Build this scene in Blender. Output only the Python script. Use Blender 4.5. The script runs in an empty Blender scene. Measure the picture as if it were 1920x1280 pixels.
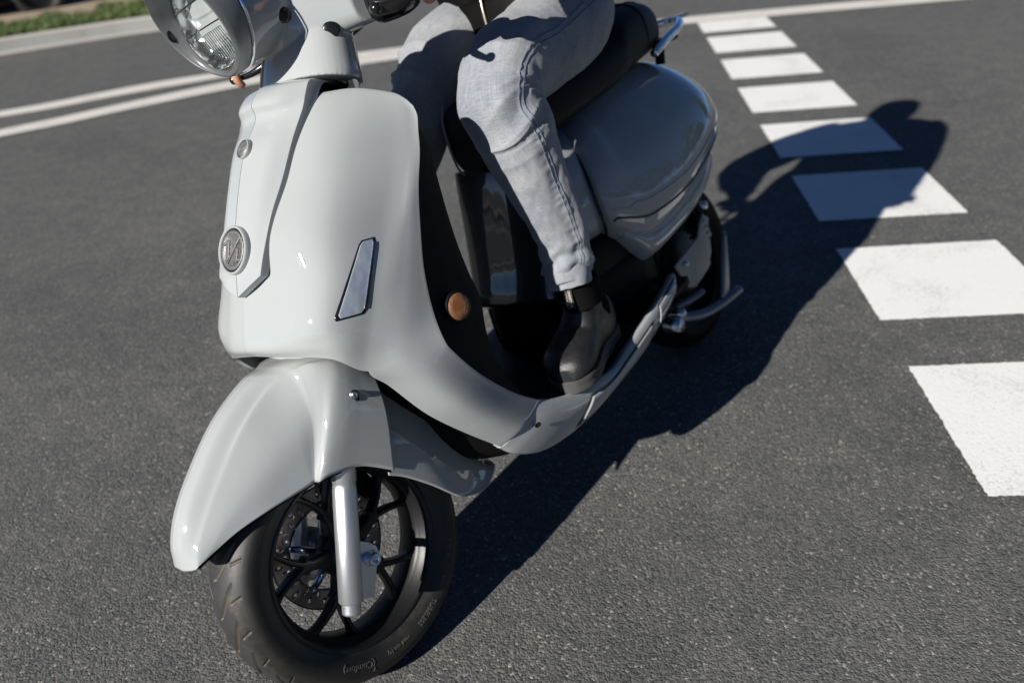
import bpy, bmesh, math, random
import numpy as np
from mathutils import Matrix, Vector, noise
random.seed(7)
rng = np.random.default_rng(7)
R = math.radians
scene = bpy.context.scene
COL = scene.collection

# ------------------------------------------------------------------ camera
def rz(a): return np.array([[math.cos(a),-math.sin(a),0],[math.sin(a),math.cos(a),0],[0,0,1]])
def rx(a): return np.array([[1,0,0],[0,math.cos(a),-math.sin(a)],[0,math.sin(a),math.cos(a)]])
CR = rz(.1306) @ rx(1.0587) @ rz(-.1101)
CC = np.array([-.7502, -1.4232, 1.2348])
cam = bpy.data.cameras.new('camera'); camo = bpy.data.objects.new('camera', cam); COL.objects.link(camo)
mw = Matrix.Identity(4)
for i in range(3):
    for j in range(3): mw[i][j] = CR[i, j]
    mw[i][3] = CC[i]
camo.matrix_world = mw
cam.sensor_width = 36; cam.lens = 36*1619/1920; cam.clip_start = .05; cam.clip_end = 2000
cam.dof.use_dof = True; cam.dof.focus_distance = 1.36; cam.dof.aperture_fstop = 2.9
scene.camera = camo

# ------------------------------------------------------------------ light
SUN_AZ, SUN_EL = R(232.5), R(27.5)          # direction towards the sun
w = bpy.data.worlds.new('World'); scene.world = w; w.use_nodes = True
wn = w.node_tree.nodes; wl = w.node_tree.links; wn.clear()
sky = wn.new('ShaderNodeTexSky'); sky.sky_type = 'NISHITA'; sky.sun_disc = False
sky.sun_elevation = SUN_EL; sky.sun_rotation = R(90)-SUN_AZ
sky.air_density = .55; sky.dust_density = 0; sky.ozone_density = 5.0; sky.altitude = 2500
bg = wn.new('ShaderNodeBackground'); bg.inputs[1].default_value = .05
wo = wn.new('ShaderNodeOutputWorld'); wl.new(sky.outputs[0], bg.inputs[0]); wl.new(bg.outputs[0], wo.inputs[0])
sl_ = bpy.data.lights.new('sun', 'SUN'); sl_.energy = 5.0; sl_.angle = R(.53); sl_.color = (1, .955, .89)
so = bpy.data.objects.new('sun', sl_); COL.objects.link(so)
sd = Vector((math.cos(SUN_AZ)*math.cos(SUN_EL), math.sin(SUN_AZ)*math.cos(SUN_EL), math.sin(SUN_EL)))
so.rotation_euler = sd.to_track_quat('Z', 'Y').to_euler(); so.location = (-8, -8, 12)
scene.view_settings.view_transform = 'Standard'; scene.view_settings.look = 'None'
scene.view_settings.gamma = 1; scene.view_settings.exposure = .60

# ------------------------------------------------------------------ materials
def new_mat(name):
    m = bpy.data.materials.new(name); m.use_nodes = True
    return m, m.node_tree.nodes, m.node_tree.links, m.node_tree.nodes['Principled BSDF']
def simple(name, col, rough=.5, metal=0, coat=0, coat_r=.03, bump=0, bscale=200, var=0, vscale=8, spec=.5, coords='Object', rvar=0):
    m, n, l, b = new_mat(name)
    b.inputs['Base Color'].default_value = (*col, 1); b.inputs['Roughness'].default_value = rough
    b.inputs['Metallic'].default_value = metal; b.inputs['Coat Weight'].default_value = coat
    b.inputs['Coat Roughness'].default_value = coat_r; b.inputs['Coat IOR'].default_value = 1.6; b.inputs['Specular IOR Level'].default_value = spec
    tc = n.new('ShaderNodeTexCoord')
    if bump:
        t = n.new('ShaderNodeTexNoise'); t.inputs['Scale'].default_value = bscale; t.inputs['Detail'].default_value = 4
        l.new(tc.outputs[coords], t.inputs['Vector'])
        bp = n.new('ShaderNodeBump'); bp.inputs['Strength'].default_value = bump; bp.inputs['Distance'].default_value = .002
        l.new(t.outputs['Fac'], bp.inputs['Height']); l.new(bp.outputs[0], b.inputs['Normal'])
    if var or rvar:
        t = n.new('ShaderNodeTexNoise'); t.inputs['Scale'].default_value = vscale; t.inputs['Detail'].default_value = 6
        t.inputs['Roughness'].default_value = .65
        l.new(tc.outputs[coords], t.inputs['Vector'])
        if var:
            mx = n.new('ShaderNodeMix'); mx.data_type = 'RGBA'
            mx.inputs[6].default_value = (*[c*(1-var) for c in col], 1); mx.inputs[7].default_value = (*[min(1, c*(1+var)) for c in col], 1)
            l.new(t.outputs['Fac'], mx.inputs[0]); l.new(mx.outputs[2], b.inputs['Base Color'])
        if rvar:
            mr = n.new('ShaderNodeMapRange'); mr.inputs[1].default_value = .3; mr.inputs[2].default_value = .7
            mr.inputs[3].default_value = max(0, rough-rvar); mr.inputs[4].default_value = rough+rvar
            l.new(t.outputs['Fac'], mr.inputs[0]); l.new(mr.outputs[0], b.inputs['Roughness'])
    return m
M = {}
M['paint'] = simple('grey_paint', (.334,.350,.351), .7, 0, 1.0, .012, var=.03, vscale=3, spec=.1)
M['paint_dark'] = simple('graphite_gloss', (.007,.0085,.010), .45, 0, 1.0, .03)
M['plastic'] = simple('black_plastic', (.004,.004,.0045), .6, 0, 0, bump=.15, bscale=900, spec=.12)
M['glossblack'] = simple('gloss_black', (.008,.008,.009), .18)
M['rubber'] = simple('tyre_rubber', (.012,.012,.012), .62, bump=.25, bscale=500, var=.35, vscale=30)
M['vinyl'] = simple('seat_vinyl', (.005,.005,.006), .55, bump=.2, bscale=700, spec=.25)
M['piping'] = simple('piping', (.30,.31,.36), .5)
M['alu'] = simple('cast_alu_silver', (.62,.64,.66), .34, .85, bump=.25, bscale=1400, var=.06, vscale=400)
M['chrome'] = simple('chrome', (.75,.77,.8), .12, 1)
M['stand_steel'] = simple('dull_stand_steel', (.20,.22,.25), .42, .8, bump=.1, bscale=200)
M['zinc'] = simple('zinc_bolt', (.55,.62,.72), .28, 1, bump=.1, bscale=300)
M['disc'] = simple('brake_disc_steel', (.33,.28,.24), .38, .9, var=.25, vscale=90)
M['rimblack'] = simple('satin_black_rim', (.009,.009,.0095), .42, .2, bump=.08, bscale=800, var=.3, vscale=20)
M['bezel'] = simple('satin_grey_bezel', (.20,.205,.21), .36, .45, bump=.05, bscale=700)
M['amber'] = simple('amber_reflector', (.24,.095,.025), .3, coat=1, bump=.8, bscale=900)
M['leather'] = simple('worn_black_leather', (.0145,.0150,.0158), .5, bump=.4, bscale=180, var=.6, vscale=22, rvar=.14)
M['sole'] = simple('boot_sole', (.050,.048,.046), .7, bump=.4, bscale=260, var=.35, vscale=60)
M['elastic'] = simple('boot_elastic', (.004,.004,.0045), .9, bump=.4, bscale=600, spec=.08)
M['jacket'] = simple('black_leather_jacket', (.004,.0037,.0037), .55, bump=.3, bscale=60, rvar=.08, spec=.06)
M['skin'] = simple('skin', (.42,.20,.13), .5, bump=.1, bscale=200, var=.12, vscale=30)
M['helmet'] = simple('helmet_shell', (.03,.03,.035), .2, coat=1)
M['hair'] = simple('hair', (.03,.02,.012), .6, bump=.6, bscale=120)
M['tab'] = simple('pull_tab', (.035,.034,.033), .8, bump=.3, bscale=900)
M['thread'] = simple('pale_thread', (.62,.57,.42), .8)
M['brass'] = simple('zip_metal', (.45,.40,.32), .35, .9)
M['grime'] = simple('brown_grime', (.11,.085,.06), .9, var=.4, vscale=90)
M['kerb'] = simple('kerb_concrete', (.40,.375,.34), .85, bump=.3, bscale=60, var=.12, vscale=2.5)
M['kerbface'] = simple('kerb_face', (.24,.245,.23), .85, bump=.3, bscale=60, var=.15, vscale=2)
M['soil'] = simple('bare_soil', (.30,.235,.17), .95, bump=.6, bscale=25, var=.3, vscale=5)
M['carpaint'] = simple('black_car_paint', (.003,.003,.004), .5, spec=.2)
M['steel_grey'] = simple('painted_grey_metal', (.30,.30,.29), .5, .2, var=.12, vscale=20)

def badge_mat():
    m, n, l, b = new_mat('badge_grain_metal')
    tc = n.new('ShaderNodeTexCoord'); v = n.new('ShaderNodeTexNoise'); v.inputs['Scale'].default_value = 900; v.inputs['Detail'].default_value = 2
    l.new(tc.outputs['Object'], v.inputs['Vector'])
    cr = n.new('ShaderNodeValToRGB'); cr.color_ramp.elements[0].position = .38; cr.color_ramp.elements[1].position = .68
    cr.color_ramp.elements[0].color = (.06,.058,.055,1); cr.color_ramp.elements[1].color = (.36,.355,.345,1)
    l.new(v.outputs['Fac'], cr.inputs[0]); l.new(cr.outputs[0], b.inputs['Base Color'])
    b.inputs['Metallic'].default_value = .6; b.inputs['Roughness'].default_value = .45
    bp = n.new('ShaderNodeBump'); bp.inputs['Strength'].default_value = .5; bp.inputs['Distance'].default_value = .001
    l.new(v.outputs['Fac'], bp.inputs['Height']); l.new(bp.outputs[0], b.inputs['Normal'])
    return m
M['badge'] = badge_mat()

def asphalt_mat():
    m, n, l, b = new_mat('asphalt')
    tc = n.new('ShaderNodeTexCoord'); C = tc.outputs['Object']
    def tex(kind, sc, det=3, **k):
        t = n.new(kind); t.inputs['Scale'].default_value = sc
        if kind == 'ShaderNodeTexNoise': t.inputs['Detail'].default_value = det; t.inputs['Roughness'].default_value = k.get('r', .6)
        l.new(C, t.inputs['Vector']); return t
    grain = tex('ShaderNodeTexVoronoi', 205); grain.feature = 'F1'
    grain2 = tex('ShaderNodeTexVoronoi', 330); grain2.feature = 'F1'
    nz = tex('ShaderNodeTexNoise', 90, 6, r=.7); big = tex('ShaderNodeTexNoise', .9, 5); mid = tex('ShaderNodeTexNoise', 9, 5)
    # stone colour per cell
    cr = n.new('ShaderNodeValToRGB'); e = cr.color_ramp.elements
    e[0].position = .0; e[0].color = (.075,.0765,.0770,1); e[1].position = .93; e[1].color = (.150,.151,.148,1)
    x = e.new(.97); x.color = (.19,.187,.18,1); x2 = e.new(1.0); x2.color = (.34,.33,.31,1)
    sep = n.new('ShaderNodeSeparateColor'); l.new(grain.outputs['Color'], sep.inputs[0]); l.new(sep.outputs[0], cr.inputs[0])
    mul = n.new('ShaderNodeMix'); mul.data_type = 'RGBA'; mul.blend_type = 'MULTIPLY'; mul.inputs[0].default_value = 1
    cr2 = n.new('ShaderNodeValToRGB'); cr2.color_ramp.elements[0].position = .3; cr2.color_ramp.elements[0].color = (.90,.90,.90,1)
    cr2.color_ramp.elements[1].position = .72; cr2.color_ramp.elements[1].color = (1.09,1.085,1.07,1)
    l.new(big.outputs['Fac'], cr2.inputs[0]); l.new(cr.outputs[0], mul.inputs[6]); l.new(cr2.outputs[0], mul.inputs[7])
    mul2 = n.new('ShaderNodeMix'); mul2.data_type = 'RGBA'; mul2.blend_type = 'MULTIPLY'; mul2.inputs[0].default_value = 1
    cr3 = n.new('ShaderNodeValToRGB'); cr3.color_ramp.elements[0].position = .3; cr3.color_ramp.elements[0].color = (.86,.86,.87,1)
    cr3.color_ramp.elements[1].position = .7; cr3.color_ramp.elements[1].color = (1.1,1.09,1.07,1)
    l.new(mid.outputs['Fac'], cr3.inputs[0]); l.new(mul.outputs[2], mul2.inputs[6]); l.new(cr3.outputs[0], mul2.inputs[7])
    # sparse pale stones worn flush with the surface
    vs = tex('ShaderNodeTexVoronoi', 17); sp2 = n.new('ShaderNodeSeparateColor'); l.new(vs.outputs['Color'], sp2.inputs[0])
    rr_ = n.new('ShaderNodeMapRange'); rr_.inputs[1].default_value = .45; rr_.inputs[2].default_value = 1; rr_.inputs[3].default_value = 0; rr_.inputs[4].default_value = .085; l.new(sp2.outputs[1], rr_.inputs[0])
    lt_ = n.new('ShaderNodeMath'); lt_.operation = 'LESS_THAN'; l.new(vs.outputs['Distance'], lt_.inputs[0]); l.new(rr_.outputs[0], lt_.inputs[1])
    st3 = n.new('ShaderNodeMix'); st3.data_type = 'RGBA'; l.new(lt_.outputs[0], st3.inputs[0]); l.new(mul2.outputs[2], st3.inputs[6]); st3.inputs[7].default_value = (.26,.25,.235,1)
    # darker oily patches and paler wheel tracks
    pt = tex('ShaderNodeTexNoise', 1.7, 3, r=.5); pr2 = n.new('ShaderNodeValToRGB'); pe = pr2.color_ramp.elements
    pe[0].position = .30; pe[0].color = (.90,.90,.905,1); pe[1].position = .46; pe[1].color = (1,1,1,1); px3 = pe.new(.72); px3.color = (1.05,1.05,1.045,1)
    l.new(pt.outputs['Fac'], pr2.inputs[0]); m4 = n.new('ShaderNodeMix'); m4.data_type = 'RGBA'; m4.blend_type = 'MULTIPLY'; m4.inputs[0].default_value = 1
    l.new(st3.outputs[2], m4.inputs[6]); l.new(pr2.outputs[0], m4.inputs[7])
    l.new(m4.outputs[2], b.inputs['Base Color'])
    b.inputs['Roughness'].default_value = .85; b.inputs['Specular IOR Level'].default_value = .12
    def mth(op, a, c):
        t = n.new('ShaderNodeMath'); t.operation = op
        for i, q in enumerate((a, c)):
            if isinstance(q, (int, float)): t.inputs[i].default_value = q
            else: l.new(q, t.inputs[i])
        return t.outputs[0]
    h = mth('ADD', mth('MULTIPLY', grain.outputs['Distance'], -1.0), mth('MULTIPLY', grain2.outputs['Distance'], -.5))
    h = mth('ADD', h, mth('MULTIPLY', nz.outputs['Fac'], 1.6))
    bp = n.new('ShaderNodeBump'); bp.inputs['Strength'].default_value = .7; bp.inputs['Distance'].default_value = .0026
    l.new(h, bp.inputs['Height']); l.new(bp.outputs[0], b.inputs['Normal'])
    return m
M['asphalt'] = asphalt_mat()

def marking_mat():
    m, n, l, b = new_mat('road_paint')
    tc = n.new('ShaderNodeTexCoord'); C = tc.outputs['Object']
    t = n.new('ShaderNodeTexNoise'); t.inputs['Scale'].default_value = 140; t.inputs['Detail'].default_value = 4; l.new(C, t.inputs['Vector'])
    t2 = n.new('ShaderNodeTexNoise'); t2.inputs['Scale'].default_value = 4; t2.inputs['Detail'].default_value = 6; l.new(C, t2.inputs['Vector'])
    cr = n.new('ShaderNodeValToRGB'); e = cr.color_ramp.elements
    e[0].position = .30; e[0].color = (.48,.48,.465,1); e[1].position = .47; e[1].color = (.80,.80,.775,1)
    mxx = n.new('ShaderNodeMath'); mxx.operation = 'ADD'
    s = n.new('ShaderNodeMath'); s.operation = 'MULTIPLY'; s.inputs[1].default_value = .5
    l.new(t2.outputs['Fac'], s.inputs[0]); s2 = n.new('ShaderNodeMath'); s2.operation = 'MULTIPLY'; s2.inputs[1].default_value = .5
    l.new(t.outputs['Fac'], s2.inputs[0]); l.new(s.outputs[0], mxx.inputs[0]); l.new(s2.outputs[0], mxx.inputs[1])
    l.new(mxx.outputs[0], cr.inputs[0]); l.new(cr.outputs[0], b.inputs['Base Color'])
    b.inputs['Roughness'].default_value = .7
    bp = n.new('ShaderNodeBump'); bp.inputs['Strength'].default_value = .35; bp.inputs['Distance'].default_value = .003
    l.new(t.outputs['Fac'], bp.inputs['Height']); l.new(bp.outputs[0], b.inputs['Normal'])
    return m
M['marking'] = marking_mat()
M['line'] = M['marking'].copy(); M['line'].name = 'worn_line_paint'
for nd_ in M['line'].node_tree.nodes:
    if nd_.type == 'VALTORGB': nd_.color_ramp.elements[0].color = (.36,.35,.33,1); nd_.color_ramp.elements[1].color = (.66,.63,.58,1)

def denim_mat():
    m, n, l, b = new_mat('pale_grey_denim')
    uv = n.new('ShaderNodeUVMap'); uv.uv_map = 'UVMap'
    tc = n.new('ShaderNodeTexCoord')
    mp = n.new('ShaderNodeMapping'); mp.inputs['Scale'].default_value = (900, 45, 1); l.new(uv.outputs[0], mp.inputs[0])
    mp2 = n.new('ShaderNodeMapping'); mp2.inputs['Scale'].default_value = (70, 1000, 1); l.new(uv.outputs[0], mp2.inputs[0])
    a = n.new('ShaderNodeTexNoise'); a.inputs['Scale'].default_value = 1; a.inputs['Detail'].default_value = 3; l.new(mp.outputs[0], a.inputs['Vector'])
    c = n.new('ShaderNodeTexNoise'); c.inputs['Scale'].default_value = 1; c.inputs['Detail'].default_value = 3; l.new(mp2.outputs[0], c.inputs['Vector'])
    big = n.new('ShaderNodeTexNoise'); big.inputs['Scale'].default_value = 9; big.inputs['Detail'].default_value = 5; l.new(tc.outputs['Object'], big.inputs['Vector'])
    ad = n.new('ShaderNodeMath'); ad.operation = 'ADD'; l.new(a.outputs['Fac'], ad.inputs[0]); l.new(c.outputs['Fac'], ad.inputs[1])
    hf = n.new('ShaderNodeMath'); hf.operation = 'MULTIPLY'; hf.inputs[1].default_value = .5; l.new(ad.outputs[0], hf.inputs[0])
    cr = n.new('ShaderNodeValToRGB'); e = cr.color_ramp.elements
    e[0].position = .34; e[0].color = (.175,.188,.210,1); e[1].position = .66; e[1].color = (.335,.346,.366,1)
    l.new(hf.outputs[0], cr.inputs[0])
    mul = n.new('ShaderNodeMix'); mul.data_type = 'RGBA'; mul.blend_type = 'MULTIPLY'; mul.inputs[0].default_value = 1
    cr2 = n.new('ShaderNodeValToRGB'); cr2.color_ramp.elements[0].position = .3; cr2.color_ramp.elements[0].color = (.74,.77,.83,1)
    cr2.color_ramp.elements[1].position = .66; cr2.color_ramp.elements[1].color = (1.12,1.10,1.06,1)
    l.new(big.outputs['Fac'], cr2.inputs[0]); l.new(cr.outputs[0], mul.inputs[6]); l.new(cr2.outputs[0], mul.inputs[7])
    l.new(mul.outputs[2], b.inputs['Base Color']); b.inputs['Roughness'].default_value = .85
    b.inputs['Sheen Weight'].default_value = .15
    bp = n.new('ShaderNodeBump'); bp.inputs['Strength'].default_value = .3; bp.inputs['Distance'].default_value = .0008
    l.new(ad.outputs[0], bp.inputs['Height']); l.new(bp.outputs[0], b.inputs['Normal'])
    return m
M['denim'] = denim_mat()
M['stitch'] = simple('seam_stitch', (.12,.15,.22), .8)

def lens_mat():
    m, n, l, b = new_mat('clear_lens')
    out = n['Material Output']; tr = n.new('ShaderNodeBsdfTransparent'); gl = n.new('ShaderNodeBsdfGlossy'); gl.inputs['Roughness'].default_value = .02
    fr = n.new('ShaderNodeFresnel'); fr.inputs[0].default_value = 1.45; mx = n.new('ShaderNodeMixShader')
    tr.inputs[0].default_value = (.97,.98,.98,1)
    l.new(fr.outputs[0], mx.inputs[0]); l.new(tr.outputs[0], mx.inputs[1]); l.new(gl.outputs[0], mx.inputs[2]); l.new(mx.outputs[0], out.inputs[0])
    return m
M['lens'] = lens_mat()
M['frosted'] = simple('moulded_clear_rib', (.55,.58,.60), .15, coat=1)
def refl_mat():
    m, n, l, b = new_mat('lamp_reflector')
    b.inputs['Base Color'].default_value = (.95,.95,.97,1); b.inputs['Metallic'].default_value = 1; b.inputs['Roughness'].default_value = .24
    tc = n.new('ShaderNodeTexCoord'); v = n.new('ShaderNodeTexVoronoi'); v.inputs['Scale'].default_value = 45
    l.new(tc.outputs['Object'], v.inputs['Vector'])
    bp = n.new('ShaderNodeBump'); bp.inputs['Strength'].default_value = .9; bp.inputs['Distance'].default_value = .012
    l.new(v.outputs['Distance'], bp.inputs['Height']); l.new(bp.outputs[0], b.inputs['Normal'])
    return m
M['reflector'] = refl_mat()
def signal_mat():
    m, n, l, b = new_mat('smoked_signal_lens')
    b.inputs['Base Color'].default_value = (.62,.68,.74,1); b.inputs['Metallic'].default_value = .6; b.inputs['Roughness'].default_value = .22
    b.inputs['Coat Weight'].default_value = 1
    tc = n.new('ShaderNodeTexCoord'); t = n.new('ShaderNodeTexNoise'); t.inputs['Scale'].default_value = 25; l.new(tc.outputs['Object'], t.inputs['Vector'])
    bp = n.new('ShaderNodeBump'); bp.inputs['Strength'].default_value = .35; bp.inputs['Distance'].default_value = .01
    l.new(t.outputs['Fac'], bp.inputs['Height']); l.new(bp.outputs[0], b.inputs['Normal'])
    return m
M['signal'] = signal_mat()

# ------------------------------------------------------------------ mesh helpers
def link(name, verts, faces, mat, parent=None, smooth=True, uv=None, mats=None):
    me = bpy.data.meshes.new(name)
    me.from_pydata([tuple(map(float, v)) for v in verts], [], [tuple(map(int, f)) for f in faces])
    me.update()
    if smooth: me.shade_smooth()
    if uv is not None:
        ul = me.uv_layers.new(name='UVMap')
        li = np.zeros(len(me.loops), dtype=int); me.loops.foreach_get('vertex_index', li)
        ul.data.foreach_set('uv', np.asarray(uv, float)[li].ravel())
    if mat: me.materials.append(mat)
    for mm in (mats or []): me.materials.append(mm)
    o = bpy.data.objects.new(name, me); COL.objects.link(o)
    if parent: o.parent = parent
    return o
def fix_normals(o):
    bm = bmesh.new(); bm.from_mesh(o.data); bmesh.ops.remove_doubles(bm, verts=bm.verts, dist=1e-6)
    bmesh.ops.recalc_face_normals(bm, faces=bm.faces); bm.to_mesh(o.data); bm.free(); return o
def empty(name, parent=None, loc=(0,0,0)):
    o = bpy.data.objects.new(name, None); COL.objects.link(o); o.location = loc; o.empty_display_size = .1
    if parent: o.parent = parent
    return o
def tag(o, label=None, cat=None, group=None, kind=None):
    for k, v in (('label', label), ('category', cat), ('group', group), ('kind', kind)):
        if v: o[k] = v
    return o
def spl(P, n, closed=False, t=None):
    """Catmull-Rom through P along axis 0."""
    P = np.asarray(P, float); k = len(P)
    if t is None:
        t = np.linspace(0, k, n, endpoint=False) if closed else np.linspace(0, k-1, n)
    t = np.asarray(t, float); out = []
    for u in t:
        i = int(math.floor(u)); 
        if not closed: i = min(i, k-2)
        f = u-i
        if closed: a, b, c, d = P[(i-1) % k], P[i % k], P[(i+1) % k], P[(i+2) % k]
        else:
            b, c = P[i], P[i+1]
            a = P[i-1] if i > 0 else 2*b-c
            d = P[i+2] if i+2 < k else 2*c-b
        out.append(.5*((2*b)+(c-a)*f+(2*a-5*b+4*c-d)*f*f+(3*b-a-3*c+d)*f**3))
    return np.array(out)
def grid_faces(n, m, cu=False, cv=False, off=0):
    F = []
    for i in range(n if cu else n-1):
        for j in range(m if cv else m-1):
            a = i*m+j; b = i*m+(j+1) % m; c = ((i+1) % n)*m+(j+1) % m; d = ((i+1) % n)*m+j
            F.append((a+off, b+off, c+off, d+off))
    return F
def surf(rows, nr, nc, closed=False):
    rows = np.asarray(rows, float)
    A = spl(rows, nr)                       # along rows
    return np.stack([spl(r, nc, closed) for r in A])
def loft_tube(secs, nr, nc, cap=True, exact=False):
    """secs: list of closed rings (k x 3). returns verts, faces."""
    G = surf(secs, nr, nc, True) if not exact else np.asarray(secs)
    n, m = G.shape[:2]
    V = list(G.reshape(-1, 3)); F = grid_faces(n, m, False, True)
    if cap:
        F.append(tuple(range(m-1, -1, -1))); F.append(tuple(range((n-1)*m, n*m)))
    return V, F
def sec(c, u, v, a, b, p=2.0, k=16, ph=0):
    c = np.array(c, float); u = np.array(u, float); v = np.array(v, float); out = []
    for i in range(k):
        t = 2*math.pi*i/k+ph; ct, st = math.cos(t), math.sin(t)
        out.append(c+u*a*math.copysign(abs(ct)**(2/p), ct)+v*b*math.copysign(abs(st)**(2/p), st))
    return np.array(out)
def frames(path):
    T = np.gradient(path, axis=0); T /= np.linalg.norm(T, axis=1)[:, None]
    ref = np.array([0, 0, 1.]) if abs(T[0][2]) < .9 else np.array([1., 0, 0])
    u = np.cross(ref, T[0]); u /= np.linalg.norm(u); U = [u]
    for i in range(1, len(T)):
        u = U[-1]-T[i]*(U[-1] @ T[i]); u /= np.linalg.norm(u); U.append(u)
    U = np.array(U); return T, U, np.cross(T, U)
def tube(path, r, n=None, seg=14, cap=True, closed=False, smooth_path=True):
    path = np.asarray(path, float)
    if n is None: n = len(path)*6
    P = spl(path, n, closed) if smooth_path else path
    r = np.asarray(r, float) if np.ndim(r) else np.full(len(path), r)
    rr = np.interp(np.linspace(0, len(path)-1, len(P)), range(len(path)), r)
    T, U, W = frames(P)
    t = np.linspace(0, 2*math.pi, seg, endpoint=False)
    G = P[:, None]+rr[:, None, None]*(np.cos(t)[None, :, None]*U[:, None]+np.sin(t)[None, :, None]*W[:, None])
    V = list(G.reshape(-1, 3)); F = grid_faces(len(P), seg, closed, True)
    if cap and not closed:
        F.append(tuple(range(seg-1, -1, -1))); F.append(tuple(range((len(P)-1)*seg, len(P)*seg)))
    return V, F
def cyl(p0, p1, r0, r1=None, seg=32):
    return tube([p0, p1], [r0, r0 if r1 is None else r1], n=2, seg=seg, smooth_path=False)
def lathe(profile, c, ax, seg=64, closed=False, arc=(0, 2*math.pi)):
    """profile: (radius, offset along axis) pairs."""
    c = np.array(c, float); ax = np.array(ax, float); ax /= np.linalg.norm(ax)
    ref = np.array([0, 0, 1.]) if abs(ax[2]) < .9 else np.array([1., 0, 0])
    u = np.cross(ref, ax); u /= np.linalg.norm(u); v = np.cross(ax, u)
    full = abs(arc[1]-arc[0]-2*math.pi) < 1e-6
    t = np.linspace(arc[0], arc[1], seg, endpoint=not full)
    pr = np.array(profile, float)
    G = c+pr[None, :, 1, None]*ax+pr[None, :, 0, None]*(np.cos(t)[:, None, None]*u+np.sin(t)[:, None, None]*v)
    return list(G.reshape(-1, 3)), grid_faces(len(t), len(pr), full, closed)
def join(*parts):
    V, F = [], []
    for v, f in parts:
        o = len(V); V += list(v); F += [tuple(i+o for i in q) for q in f]
    return V, F
def box(c, s, rot=None):
    c = np.array(c, float); h = np.array(s, float)/2
    V = np.array([[x, y, z] for x in (-1, 1) for y in (-1, 1) for z in (-1, 1)], float)*h
    if rot is not None: V = V @ np.asarray(rot).T
    return list(V+c), [(0,1,3,2), (4,6,7,5), (0,4,5,1), (2,3,7,6), (0,2,6,4), (1,5,7,3)]
def mirror(V, F): return [np.array([v[0], -v[1], v[2]]) for v in V], [tuple(reversed(f)) for f in F]
def mod(o, t, **k):
    m = o.modifiers.new(t.lower(), t)
    for a, b in k.items(): setattr(m, a, b)
    return m
def bevel(o, w=.002, seg=3): mod(o, 'BEVEL', width=w, segments=seg, limit_method='ANGLE', angle_limit=R(35)); return o
def remesh(o, vox, it=6):
    mod(o, 'REMESH', mode='VOXEL', voxel_size=vox, use_smooth_shade=True)
    if it: mod(o, 'SMOOTH', factor=.5, iterations=it)
    return o
def curve_interp(pts, z, zi=2):
    pts = np.array(sorted([tuple(p) for p in pts], key=lambda p: p[zi]))
    return np.array([np.interp(z, pts[:, zi], pts[:, i]) for i in range(3)])

# ------------------------------------------------------------------ ground, road, kerb, verge
def sheet(name, pts, z, mat, **k):
    o = link(name, [(x, y, z) for x, y in pts], [tuple(range(len(pts)))], mat, smooth=False)
    if o.data.polygons[0].normal.z < 0: o.data.flip_normals()
    return tag(o, **k)
def strip(name, a, b, z, mat, n=60, **k):
    A, B = spl(a, n), spl(b, n)
    V = [(x, y, z) for x, y in A]+[(x, y, z) for x, y in B]
    F = [(i, i+1, n+i+1, n+i) for i in range(n-1)]
    o = link(name, V, F, mat, smooth=False)
    if o.data.polygons[0].normal.z < 0: o.data.flip_normals()
    return tag(o, **k)
sheet('ground', [(-300,-300),(300,-300),(300,300),(-300,300)], 0, M['asphalt'], kind='structure')
MK = dict(kind='structure')
YB = [0.0185,.5254,.7735,1.2658,1.5066,1.9869,2.2194,2.7138,2.93,3.4291,3.6376,4.1423,4.3469,4.8559,5.03,5.46]
for i in range(8):
    y0, y1 = YB[2*i], YB[2*i+1]; j = lambda: rng.normal(0, .003)
    # slightly ragged thermoplastic edges
    pts = []
    for (ax, ay), (bx, by) in (((0,y0),(.5,y0)), ((.5,y0),(.5,y1)), ((.5,y1),(0,y1)), ((0,y1),(0,y0))):
        for t in np.linspace(0, 1, 60, endpoint=False):
            pts.append((ax+(bx-ax)*t+rng.normal(0, .0012), ay+(by-ay)*t+rng.normal(0, .0012)))
    sheet('road_marking', pts, .004, M['marking'], **MK)
strip('road_line', [(-4.95,4.36),(-4.64,4.52),(-4.26,4.79),(-3.92,4.97),(-3.65,5.07),(-3.1,5.26),(-2.52,5.42),(-1.6,5.60),(-.4,5.675)],
      [(-4.83,4.18),(-4.52,4.32),(-4.15,4.56),(-3.82,4.73),(-3.48,4.90),(-3.0,5.06),(-2.46,5.20),(-1.5,5.34),(-.35,5.5)], .0045, M['line'], **MK)
strip('road_line', [(-9.6,-4.5),(-8.6,-1.8),(-7.3,.6),(-6.0,2.3),(-5.0,3.42),(-4.59,3.80),(-4.33,3.99),(-4.0,4.26),(-3.71,4.49),(-3.4,4.70),(-2.9,5.0),(-2.4,5.2),(-1.6,5.42),(-.33,5.66),(1.33,5.72),(3.5,5.72)],
      [(-9.45,-4.55),(-8.45,-1.88),(-7.16,.48),(-5.88,2.15),(-4.85,3.25),(-4.47,3.62),(-4.21,3.79),(-3.89,4.05),(-3.61,4.25),(-3.15,4.55),(-2.75,4.77),(-2.18,5.01),(-1.4,5.20),(-.35,5.39),(1.25,5.43),(3.4,5.42)], .008, M['line'], **MK)
strip('road_line', [(-10.3,-4.2),(-9.3,-1.5),(-7.9,1.2),(-6.4,3.1),(-5.5,3.95),(-4.95,4.36)], [(-10.15,-4.25),(-9.15,-1.58),(-7.76,1.08),(-6.27,2.95),(-5.38,3.75),(-4.83,4.18)], .004, M['line'], n=50, **MK)
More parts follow.
